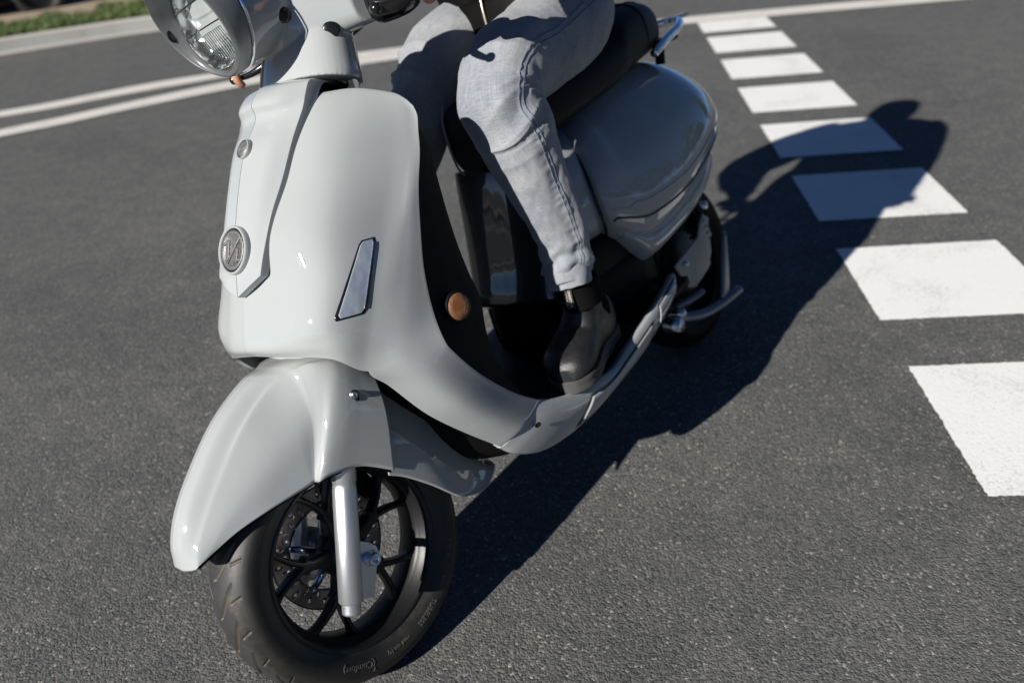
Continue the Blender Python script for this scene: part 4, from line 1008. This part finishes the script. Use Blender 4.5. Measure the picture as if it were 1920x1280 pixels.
# luggage rack / grab rail
gr_ = P('grab_rail', tube([(-1.22,.125,.775),(-1.30,.118,.792),(-1.40,.105,.806),(-1.47,.075,.815),(-1.495,.03,.818),(-1.495,-.03,.818),(-1.47,-.075,.815),(-1.40,-.105,.806),(-1.30,-.118,.792),(-1.22,-.125,.775)], .0105, 120, 16), 'chrome')
P('rack_plate', join(box((-1.50, .055, .822), (.075,.030,.010), rz(R(-8))), box((-1.50, -.055, .822), (.075,.030,.010), rz(R(8)))), 'chrome', gr_)
P('rack_mount', join(cyl((-1.30,.10,.79), (-1.30,.09,.74), .012), cyl((-1.30,-.10,.79), (-1.30,-.09,.74), .012), box((-1.36,0,.785), (.12,.18,.012))), 'plastic', gr_)
tl = P('tail_light', loft_tube([sec((-1.49,0,.60), YA, (0,0,1), .045, .035, 2.6, 20), sec((-1.525,0,.60), YA, (0,0,1), .04, .03, 2.6, 20), sec((-1.53,0,.60), YA, (0,0,1), .03, .02, 2.6, 20)], 10, 32), simple('red_lens', (.35,.01,.01), .2, coat=1)); fix_normals(tl)
# rear wheel, hub motor arm, suspension, stand
RH = np.array([-1.275, 0, .22])
rwheel = wheel(RH, False, 'rear_wheel', False)
for o_ in [rwheel]+list(rwheel.children):
    if not o_.name.startswith('hub_ring'): o_.data.materials[0] = M['plastic']  # rear wheel turned black: the deep shade it sits in is painted on
P('hub_motor', lathe([(.0001,.045),(.07,.045),(.095,.03),(.10,0),(.095,-.03),(.07,-.045),(.0001,-.045)], RH, YA, 64), 'rimblack', rwheel)
sa = P('swing_arm', join(box((-1.12,.092,.225), (.34,.022,.05)), box((-1.12,-.092,.225), (.34,.022,.05)), box((-.97,0,.245), (.06,.22,.07))), 'glossblack'); bevel(sa, .008)
for s in (1, -1):
    sh_ = []
    sh_.append(cyl((-1.25, s*.115, .25), (-1.20, s*.115, .50), .011))
    for k in range(9): pass
    sh_.append(tube([(-1.243+.0045*t/6.28*.9-0+.024*math.cos(t), s*.115+.024*math.sin(t), .29+.0175*t/6.28) for t in np.linspace(0, 2*math.pi*9, 150)], .0035, 300, 6, smooth_path=True))
    P('rear_shock', join(*sh_), 'plastic')
# plate in front of the rear wheel (lit grey bracket) with notched rear edge
pl = [(-.975,.330),(-1.075,.250),(-1.115,.262),(-1.120,.300),(-1.145,.312),(-1.140,.345),(-1.165,.360),(-1.150,.420),(-1.115,.435),(-1.08,.41)]
def plate_xz(pts, y0, y1):
    k = len(pts); V = [(x, y0, z) for x, z in pts]+[(x, y1, z) for x, z in pts]
    return V, [tuple(range(k)), tuple(range(2*k-1, k-1, -1))]+[(i, (i+1) % k, k+(i+1) % k, k+i) for i in range(k)]
# ------------------------------------------------------------------ centre stand and rear bracket
b1 = P('rear_bracket', plate_xz([(-1.045,.298),(-1.087,.223),(-1.120,.212),(-1.2,.228),(-1.235,.262),(-1.240,.285),(-1.256,.299),(-1.248,.325),(-1.262,.342),(-1.235,.362),(-1.211,.345),(-1.185,.318)], .135, .141), 'steel_grey'); fix_normals(b1); bevel(b1, .0015)
P('bracket_bolt', cyl((-1.232,.137,.385),(-1.232,.158,.385),.010), 'zinc', b1); P('bracket_bolt', cyl((-1.09,.137,.285),(-1.09,.150,.285),.007), 'zinc', b1)
cs = P('centre_stand', join(tube([(-1.005,.140,.180),(-1.07,.165,.158),(-1.15,.180,.150),(-1.235,.190,.150)], .0125, 40, 14), tube([(-1.03,.12,.195),(-1.10,.135,.19),(-1.14,.14,.19)], .010, 20, 12),
    tube([(-1.005,.150,.18),(-1.005,0,.19),(-1.005,-.150,.18)], .014, 24, 14), tube([(-1.005,-.140,.180),(-1.10,-.165,.155),(-1.2,-.180,.150)], .0125, 30, 14)), 'stand_steel')
lg_ = P('stand_foot_lever', loft_tube([sec((-1.175,.180,.155),(1,0,0),(0,1,0),.022,.006,4,12), sec((-1.21,.182,.235),(1,0,0),(0,1,0),.015,.006,4,12), sec((-1.245,.182,.305),(1,0,0),(0,1,0),.006,.004,4,12)], 12, 16), 'stand_steel', cs)
sb = P('stand_boss', join(cyl((-.965,.125,.180),(-.965,.165,.180),.018), cyl((-.985,.13,.20),(-.985,.17,.20),.010)), 'zinc', cs)

# ------------------------------------------------------------------ the rider
pr_ = empty('person'); pr_.matrix_world = frame_matrix()
tag(pr_, 'rider in pale grey jeans, black jacket and ankle boots seated on the scooter', 'person')
def Q(name, vf, mat, parent=pr_, **k): return link(name, vf[0], vf[1], M[mat] if isinstance(mat, str) else mat, parent, **k)
LL = [(-.985,.085,.940),(-.900,.118,.915),(-.800,.140,.897),(-.700,.158,.882),(-.598,.178,.873),(-.540,.187,.826),(-.556,.187,.758),(-.574,.188,.674),(-.592,.188,.596),(-.604,.184,.532),(-.596,.178,.474)]
LR_ = [.100,.098,.092,.086,.080,.076,.075,.062,.054,.050,.048]
RL = [(-.985,-.085,.945),(-.925,-.100,.948),(-.850,-.110,.940),(-.770,-.115,.920),(-.690,-.120,.868),(-.620,-.150,.780),(-.560,-.190,.690),(-.520,-.210,.600),(-.500,-.222,.520),(-.490,-.226,.460)]
RR_ = [.100,.095,.090,.086,.082,.076,.067,.055,.047,.043]
hand_pts = {}
def gripc(s, y): return ST([(-.420-(y-.205)*.504, s*y, 1.036)])[0]
def lever_pt(s, y): 
    return ST([(-.318, s*min(y, .25), 1.016)])[0]
def limb(path, r, n=40, seg=20): return tube(path, r, n, seg)
B = []
shr = lambda r, k: [q*k for q in r]
B.append(limb(LL, shr(LR_, .80), 60)); B.append(limb(RL, shr(RR_, .80), 60))
B.append(loft_tube([sec((-.975,0,.865),(0,1,0),(1,0,0),.10,.09,2.4,24), sec((-.965,0,.94),(0,1,0),(1,0,0),.155,.105,2.4,24), sec((-.945,0,1.04),(0,1,0),(1,0,0),.132,.092,2.4,24), sec((-.905,0,1.16),(0,1,0),(1,0,0),.140,.098,2.4,24),
    sec((-.875,0,1.28),(0,1,0),(1,0,0),.158,.098,2.4,24), sec((-.862,0,1.36),(0,1,0),(1,0,0),.150,.075,2.4,24), sec((-.858,0,1.41),(0,1,0),(1,0,0),.070,.055,2.2,24), sec((-.848,0,1.45),(0,1,0),(1,0,0),.052,.052,2,24), sec((-.835,0,1.50),(0,1,0),(1,0,0),.050,.052,2,24)], 60, 40))
# head with face
hd = np.array([-.790, -.005, 1.500])
B.append(loft_tube([sec(hd+np.array([dx,0,dz]),(0,1,0),(1,0,0),a,b,2.2,24) for dx, dz, a, b in [(.015,-.115,.030,.035),(.012,-.10,.048,.062),(.006,-.06,.062,.080),(0,-.02,.070,.090),(-.004,.02,.074,.095),(-.008,.055,.070,.090),(-.012,.085,.048,.064),(-.014,.098,.015,.02)]], 40, 40))
B.append(tube([hd+np.array([.088,0,.012]), hd+np.array([.102,0,-.018]), hd+np.array([.112,0,-.036]), hd+np.array([.085,0,-.044])], [.007,.010,.014,.012], 12, 12))      # nose
for s in (1, -1):
    B.append(tube([hd+np.array([-.005,s*.072,.015]), hd+np.array([-.012,s*.084,.0]), hd+np.array([-.004,s*.076,-.030])], [.008,.011,.006], 10, 10))   # ears
B.append(tube([hd+np.array([.078,-.024,-.066]), hd+np.array([.092,0,-.068]), hd+np.array([.078,.024,-.066])], [.006,.009,.006], 10, 10))
ARM = {1: [(-.862,.150,1.350),(-.850,.195,1.300),(-.800,.225,1.200),(-.715,.245,1.110),(-.640,.250,1.085),(-.580,.250,1.070),(-.53,.25,1.06)],
      -1: [(-.862,-.150,1.350),(-.855,-.200,1.300),(-.825,-.280,1.215),(-.760,-.335,1.135),(-.680,-.315,1.085),(-.600,-.300,1.050),(-.55,-.27,1.05)]}
for s in (1, -1):
    g0 = gripc(s, .255); wr = g0+np.array([-.075, s*.008, .022])
    ARM[s][-1] = tuple(wr); ARM[s][-2] = tuple((np.array(ARM[s][-3])*.45+wr*.55))
    B.append(limb(ARM[s], [.052,.050,.044,.040,.036,.030,.024], 50, 18))
    # palm over the grip
    gx = (gripc(s, .30)-gripc(s, .22)); gx /= np.linalg.norm(gx)
    up = np.array([0,0,1.]); fw = np.array([1.,0,0])
    B.append(loft_tube([sec(wr+fw*d+up*h, gx, up, a, b, 2.4, 16) for d, h, a, b in [(-.01,-.002,.024,.019),(.02,.004,.034,.017),(.045,.010,.042,.015),(.068,.008,.043,.014),(.082,.002,.038,.010)]], 20, 20))
    for k, (yy, ln) in enumerate(  # knuckles
      ((.224, 1.0), (.244, 1.05), (.264, .98), (.283, .82))):
        c = gripc(s, yy)
        if k < 1 and s < 0:   # the right index finger rests on the brake lever
            lp = lever_pt(s, yy); pts = [c+fw*-.002+up*.028, c+fw*.030+up*.027, lp+np.array([.004, 0, .016]), lp+np.array([.013, 0, -.004]), lp+np.array([.004, 0, -.016])]
        else:
            pts = [c+fw*(-.002)+up*.028, c+fw*.020+up*.024, c+fw*.030+up*.0, c+fw*.020-up*.022*ln, c-fw*.001-up*.026*ln]
        B.append(tube(pts, [.0100,.0095,.0088,.0082,.0070], 22, 12))
    c = gripc(s, .216)
    B.append(tube([c+fw*-.050+up*.012, c+fw*-.030-up*.012-gx*.004, c+fw*-.008-up*.026, c+fw*.014-up*.027+gx*.010], [.013,.0115,.010,.0085], 18, 12))
bd = Q('body', join(*B), 'skin'); fix_normals(bd); remesh(bd, .0042, 3)
# hair
Q('hair', loft_tube([sec(hd+np.array([dx,0,dz]),(0,1,0),(1,0,0),a,b,2.2,24) for dx, dz, a, b in [(-.045,-.09,.070,.056),(-.040,-.03,.090,.078),(-.022,.025,.094,.094),(-.014,.065,.090,.106),(-.010,.105,.070,.084),(-.010,.125,.02,.03)]], 30, 40), 'hair', bd)
for s in (1, -1):
    V, F = lathe([(max(.0001,.0115*math.sin(t)), .0115*math.cos(t)) for t in np.linspace(0, math.pi, 10)], hd+np.array([.078, s*.031, .006]), (1,0,0), 16)
    Q('eye', (V, F), simple('eye_white', (.7,.7,.68), .2), bd)

# ---- jeans: one mesh, tubes with modelled folds
def jean_leg(path, rad, s, knee, detail, n=330, seg=150):
    Pp = spl(path, n); rr = np.interp(np.linspace(0, len(path)-1, n), range(len(path)), rad)
    k5 = np.ones(9)/9; rr = np.convolve(np.pad(rr, 4, 'edge'), k5, 'valid')
    T, U, W = frames(Pp)
    # angular reference: 0 = outward (+y*s), growing towards the front
    V, UVs = [], []
    Ls = np.concatenate([[0], np.cumsum(np.linalg.norm(np.diff(Pp, axis=0), axis=1))])
    G = np.zeros((n, seg, 3))
    for i in range(n):
        e0 = np.array([0, s, 0.]); e0 -= T[i]*(e0@T[i]); e0 /= np.linalg.norm(e0); e1 = np.cross(T[i], e0)*(-s)
        l = Ls[i]
        for j in range(seg):
            a = 2*math.pi*j/seg; ca, sa = math.cos(a), math.sin(a)
            d = e0*ca+e1*sa
            r = rr[i]
            # long soft drapes
            q = noise.noise(Vector((l*7+s*3, ca*1.3, sa*1.3)))*.006+noise.noise(Vector((l*22+s*9, ca*2.3, sa*2.3)))*.0025+noise.noise(Vector((l*60+s, ca*5, sa*5)))*.0009
            # folds radiating from the hollow of the knee
            x = (l-knee)
            back = max(0, -sa*.75+ca*.35)      # behind the knee, outer side
            env = math.exp(-(x/.075)**2)*back
            q += env*(.0075*(1-2*abs(math.sin(x*62+1.4*ca+.8*math.sin(a*2)))**.7))-.006*env
            env2 = math.exp(-((x-.015)/.045)**2)*max(0, math.cos(a+.55))**2
            q += env2*.0036*(1-2*abs(math.sin(x*95+a*1.6))**.6)
            # outer seam with puckers
            da = (a+.42+math.pi) % (2*math.pi)-math.pi
            arc = da*r
            pk = math.exp(-(abs(arc)/.011)**2)
            pkn = .5+.5*noise.noise(Vector((l*40, s*5, 0)))
            q += pk*(-.0008+(.0022*pkn*pkn)*math.sin(l*400+7*noise.noise(Vector((l*18,1,s)))))*(1 if x > -.02 else .35)
            q += .0007*math.exp(-((arc-.0045)/.0022)**2)
            # ankle bunching
            en = max(0, (l-(Ls[-1]-.11))/.11)
            q += en*.0052*math.sin(l*115+ca*2.5+sa*1.2+noise.noise(Vector((l*12,ca,sa)))*3)
            G[i, j] = Pp[i]+d*(r+q); UVs.append((j/seg*2*math.pi*.06, l))
    return list(G.reshape(-1, 3)), grid_faces(n, seg, False, True), UVs, G
kneeL = np.sum(np.linalg.norm(np.diff(spl(LL[:6], 60), axis=0), axis=1)); kneeR = np.sum(np.linalg.norm(np.diff(spl(RL[:5], 60), axis=0), axis=1))
VL, FL_, UL, GL = jean_leg(LL, LR_, 1, kneeL, 1)
VR, FR_, UR, GR = jean_leg(RL, RR_, -1, kneeR, 1)
PV, PF_ = loft_tube([sec((-.985,0,.850),(0,1,0),(1,0,0),.085,.075,2.4,24), sec((-.980,0,.90),(0,1,0),(1,0,0),.165,.118,2.5,24), sec((-.970,0,.96),(0,1,0),(1,0,0),.172,.120,2.4,24), sec((-.955,0,1.02),(0,1,0),(1,0,0),.155,.108,2.4,24), sec((-.945,0,1.08),(0,1,0),(1,0,0),.145,.1,2.4,24)], 40, 60)
PU = [(math.atan2(v[1], v[0]+.97)*.12, v[2]) for v in PV]
V, F = join((VL, FL_), (VR, FR_), (PV, PF_))
jeans = Q('jeans', (V, F), 'denim', uv=np.array(UL+UR+PU)); fix_normals_done = True
bm = bmesh.new(); bm.from_mesh(jeans.data); bmesh.ops.recalc_face_normals(bm, faces=bm.faces); bm.to_mesh(jeans.data); bm.free()
# seam stitching along the outer seam of each leg, and rolled cuffs
for s, G_, sp in ((1, GL, LL), (-1, GR, RL)):
    for off_j in (1, 4):
        j = int(round((2*math.pi-.42)/(2*math.pi)*150))+off_j
        pth = [G_[i, j % 150]+(G_[i, j % 150]-G_[i].mean(0))*.012 for i in range(8, 322, 3)]
        Q('seam', tube(pth, .0006, len(pth)*2, 5), 'stitch', jeans)
def cuff(base, T, r0, seed, name='cuff', yaw=0):
    T = np.array(T, float); T /= np.linalg.norm(T); e0 = np.cross(T, [1, 0, 0]); e0 /= np.linalg.norm(e0); e1 = np.cross(T, e0)
    V = []; n, m = 26, 120; UVs = []
    pf = [(-.038,-.0020),(-.036,.0015),(-.020,.0035),(-.004,.0030),(.002,.0022),(.0035,-.0005),(.001,-.0030),(-.012,-.0035),(-.030,-.0035)]
    pf = spl(pf, n)
    for i, (h, dr) in enumerate(pf):
        for j in range(m):
            a = 2*math.pi*j/m
            wob = .0038*noise.noise(Vector((math.cos(a)*1.6+seed, math.sin(a)*1.6, h*30)))+.0022*math.sin(3*a+seed+h*60)
            hh = h+.006*math.sin(a+seed*2)+.003*noise.noise(Vector((math.cos(a)*2, math.sin(a)*2, seed)))
            V.append(np.array(base)+T*hh+(e0*math.cos(a)+e1*math.sin(a))*(r0+dr+wob)); UVs.append((a*r0, h))
    o = Q(name, (V, grid_faces(n, m, True, True)), 'denim', jeans, uv=np.array(UVs))
    bm = bmesh.new(); bm.from_mesh(o.data); bmesh.ops.recalc_face_normals(bm, faces=bm.faces); bm.to_mesh(o.data); bm.free()
    return o
dL = np.array(LL[-1])-np.array(LL[-2]); dR = np.array(RL[-1])-np.array(RL[-2])
cuff(np.array(LL[-1])+dL/np.linalg.norm(dL)*.004, dL, .0440, 1.3); cuff(np.array(LL[-1])+dL/np.linalg.norm(dL)*.022+np.array([0,.003,0]), dL, .0405, 4.1)
cuff(np.array(RL[-1])+dR/np.linalg.norm(dR)*.004, dR, .0440, 2.3)
# ---- jacket
def wrinkle(vf, amp, f, seed):
    V = np.array(vf[0]); 
    c = V.mean(0)
    out = []
    for v in V:
        q = noise.noise(Vector((v[0]*f+seed, v[1]*f, v[2]*f*1.6)))+.5*noise.noise(Vector((v[0]*f*2.3, v[1]*f*2.3+seed, v[2]*f*4)))
        d = v-np.array([c[0], 0, v[2]]); d = d/(np.linalg.norm(d)+1e-9); out.append(v+d*amp*q)
    return out, vf[1]
jk = loft_tube([sec((-.938,0,.985),(0,1,0),(1,0,0),.150,.118,2.4,28), sec((-.935,0,1.0),(0,1,0),(1,0,0),.172,.130,2.4,28), sec((-.932,0,1.05),(0,1,0),(1,0,0),.186,.128,2.4,28), sec((-.905,0,1.16),(0,1,0),(1,0,0),.196,.122,2.4,28),
    sec((-.872,0,1.28),(0,1,0),(1,0,0),.196,.118,2.4,28), sec((-.858,0,1.365),(0,1,0),(1,0,0),.198,.098,2.6,28), sec((-.856,0,1.405),(0,1,0),(1,0,0),.105,.072,2.2,28), sec((-.848,0,1.43),(0,1,0),(1,0,0),.068,.062,2.2,28)], 90, 80)
parts = [wrinkle(jk, .006, 14, 3)]
for s in (1, -1):
    a_ = ARM[s]; parts.append(wrinkle(limb(a_, [.080,.100,.112,.102,.072,.050,.036] if s < 0 else [.068,.070,.066,.060,.054,.045,.035], 80, 40), .004, 26, 7+s))  # right sleeve, out of view, swollen to close a gap in its shadow
jkt = Q('jacket', join(*parts), 'jacket'); fix_normals(jkt); remesh(jkt, .0045, 2)
hem_ = Q('jacket_hem', loft_tube([sec((-.938,0,z),(0,1,0),(1,0,0),a,b,2.4,28) for z, a, b in [(.938,.152,.140),(.942,.166,.150),(.975,.172,.148),(1.005,.178,.138),(1.008,.16,.12)]], 16, 80), 'jacket', jkt); fix_normals(hem_)
zp = [(-.785,.012,.940),(-.788,.012,.985),(-.800,.008,1.06),(-.782,.004,1.16),(-.752,0,1.28),(-.764,0,1.37)]
Q('jacket_zip', tube(zp, .0035, 60, 6), 'brass', jkt)

# ---- boots (chelsea boots with elastic gusset, pull tabs, welted sole)
def boot(toe, heel, top, name, s, flr):
    """toe/heel: (x,y) of the sole tips; top: centre of the shaft opening."""
    toe = np.array([*toe, flr]); heel = np.array([*heel, flr]); ax = toe-heel; L = np.linalg.norm(ax); ax /= L
    sd_ = np.cross([0,0,1.], ax); up = np.array([0,0,1.])
    at = lambda t, lat=0, h=0: heel+ax*t*L+sd_*lat*1.0+up*h
    W_ = [(.0,.010),(.02,.022),(.07,.031),(.18,.034),(.35,.033),(.52,.040),(.68,.047),(.80,.047),(.90,.039),(.97,.023),(1.0,.008)]
    curv = lambda t: .010*math.sin(math.pi*min(1, max(0, (t-.25)/.75)))*(-s)    # slight banana towards the inside
    ring_ = lambda sc_, z: [at(t, curv(t)+w_*1.12*sc_, z) for t, w_ in W_]+[at(t, curv(t)-w_*1.12*sc_, z) for t, w_ in reversed(W_)]
    root = empty(name)
    sole = loft_tube([ring_(.98,.0), ring_(1.0,.002), ring_(1.0,.010), ring_(.985,.0115), ring_(.985,.0125), ring_(1.0,.014), ring_(1.01,.020), ring_(.99,.023), ring_(.96,.024)], 28, 160)
    up_secs = []
    for t, w_, h, zc in [(.03,.026,.060,0),(.10,.033,.082,0),(.22,.037,.094,0),(.38,.037,.090,0),(.52,.0405,.070,0),(.66,.0460,.056,0),(.78,.0470,.052,0),(.88,.0420,.047,0),(.95,.031,.037,0),(.985,.018,.024,0)]:
        up_secs.append(sec(at(t, curv(t), .022+h*.46), sd_, up, w_*1.12, h*.64, 2.5, 24))
    upper = loft_tube(up_secs, 60, 48)
    tp = np.array(top, float); ank = at(.24, 0, .085)
    shaft = loft_tube([sec(at(.22,0,.035), sd_, ax, .035, .058, 2.2, 24), sec(at(.24,0,.075), sd_, ax, .036, .056, 2.2, 24), sec(ank*.5+tp*.5-ax*.002, sd_, ax, .036, .050, 2.2, 24), sec(tp-up*.02, sd_, ax, .036, .047, 2.2, 24), sec(tp+up*.004, sd_, ax, .036, .046, 2.2, 24)], 40, 48)
    instep = loft_tube([sec(at(.36,0,.120), sd_, (ax+up*.8)/np.linalg.norm(ax+up*.8), .032, .040, 2.2, 20), sec(at(.46,0,.090), sd_, (ax+up*.9)/np.linalg.norm(ax+up*.9), .036, .038, 2.2, 20), sec(at(.60,curv(.6),.062), sd_, up, .038, .026, 2.2, 20)], 20, 32)
    return root, sole, join(upper, shaft, instep), dict(at=at, ax=ax, sd=sd_, tp=tp, up=up)
def build_boot(toe, heel, top, s, flr, parent):
    root, sole, upv, I = boot(toe, heel, top, 'tmp', s, flr); bpy.data.objects.remove(root)
    ub = Q('boot', upv, 'leather', parent); fix_normals(ub); remesh(ub, .0030, 6)
    at, ax, sdv, tp, up = I['at'], I['ax'], I['sd'], I['tp'], I['up']
    # tread lugs under the edge
    lug = []
    for k in range(14):
        t = .06+.066*k
        for q in (1, -1):
            lug.append(box(at(t, q*.030*(1 if .3 < t < .9 else .8), .0015), (.010,.012,.006), np.stack([ax, sdv, up], 1)))
    so_ = Q('sole', join(sole, *lug), 'sole', ub); fix_normals(so_)
    Q('shaft_band', loft_tube([sec(tp-up*.040+ax*.002, sdv, ax, .0385, .0500, 2.2, 24), sec(tp-up*.038+ax*.002, sdv, ax, .0395, .0510, 2.2, 24), sec(tp-up*.015, sdv, ax, .0385, .0495, 2.2, 24), sec(tp+up*.006, sdv, ax, .0375, .0480, 2.2, 24), sec(tp+up*.007, sdv, ax, .034, .044, 2.2, 24)], 20, 48), 'elastic', ub)
    cap_ = [at(.74+.05*math.cos(b*1.3), .0475*math.sin(b*1.45)*1.10, .030+.062*math.cos(b*1.45)**.8) for b in np.linspace(-1, 1, 15)]
    cs_ = Q('toe_seam', tube(cap_, .0011, 60, 6), 'leather', ub); mod(cs_, 'SHRINKWRAP', target=ub, wrap_method='NEAREST_SURFACEPOINT', offset=.0005)
    # gusset: draped patch shrink-wrapped over the outer ankle
    for q in (1, -1):
        g = []
        for a in np.linspace(0, 1, 14):
            row = []
            wv = .036*(1-a)**.75+.004
            for b in np.linspace(-1, 1, 12):
                row.append(at(.235+.02*a, q*.075, .155-.085*a)+ax*wv*b)
            g.append(row)
        g = np.array(g); o = Q('gusset', (list(g.reshape(-1, 3)), grid_faces(14, 12)), 'elastic', ub)
        m_ = mod(o, 'SHRINKWRAP', target=ub, wrap_method='NEAREST_SURFACEPOINT', offset=.0012); 
    return ub, I
FLR = .2725
lb, I = build_boot((-.450,.213), (-.720,.138), (-.620,.176,.438), 1, .2815, pr_)
rb, I2 = build_boot((-.372,-.262), (-.636,-.205), (-.510,-.225,.430), -1, FLR, pr_)
# front pull tab with two columns of pale lettering
at, ax, sdv, up = I['at'], I['ax'], I['sd'], I['up']
def tabmesh(c, wx, hz, th, u, v, nrm_):
    k = 10; V = []; 
    return loft_tube([sec(c+v*h+nrm_*b, u, nrm_, wx/2, th/2, 5, 12) for h, b in ((-hz/2,-.002),(-hz/2+.001,0),(0,.002),(hz/2,0))], 14, 24)
tc_ = np.array([-.5665,.184,.432]); nrm_ = (ax*.95+sdv*.1+up*.25); nrm_ /= np.linalg.norm(nrm_)
u_ = np.cross(up, nrm_); u_ /= np.linalg.norm(u_); v_ = np.cross(nrm_, u_)
tb_ = Q('pull_tab', tabmesh(tc_, .0175, .044, .003, u_, v_, nrm_), 'tab', lb)
cu = bpy.data.curves.new('t', 'FONT'); cu.body = 'BLUNDSTONE\nAUSTRALIA'; cu.size = .0066; cu.extrude = .0003; cu.align_x = 'CENTER'; cu.space_line = 1.15; cu.resolution_u = 2
ob = bpy.data.objects.new('t', cu); COL.objects.link(ob); dg = bpy.context.evaluated_depsgraph_get(); me = bpy.data.meshes.new_from_object(ob.evaluated_get(dg))
V = [tc_+v_*(-v.co.x)*.92+u_*(v.co.y+.0015)+nrm_*(v.co.z+.0042) for v in me.vertices]; F = [tuple(p.vertices) for p in me.polygons]
bpy.data.objects.remove(ob); bpy.data.curves.remove(cu)
Q('tab_lettering', (V, F), 'thread', tb_, smooth=False)
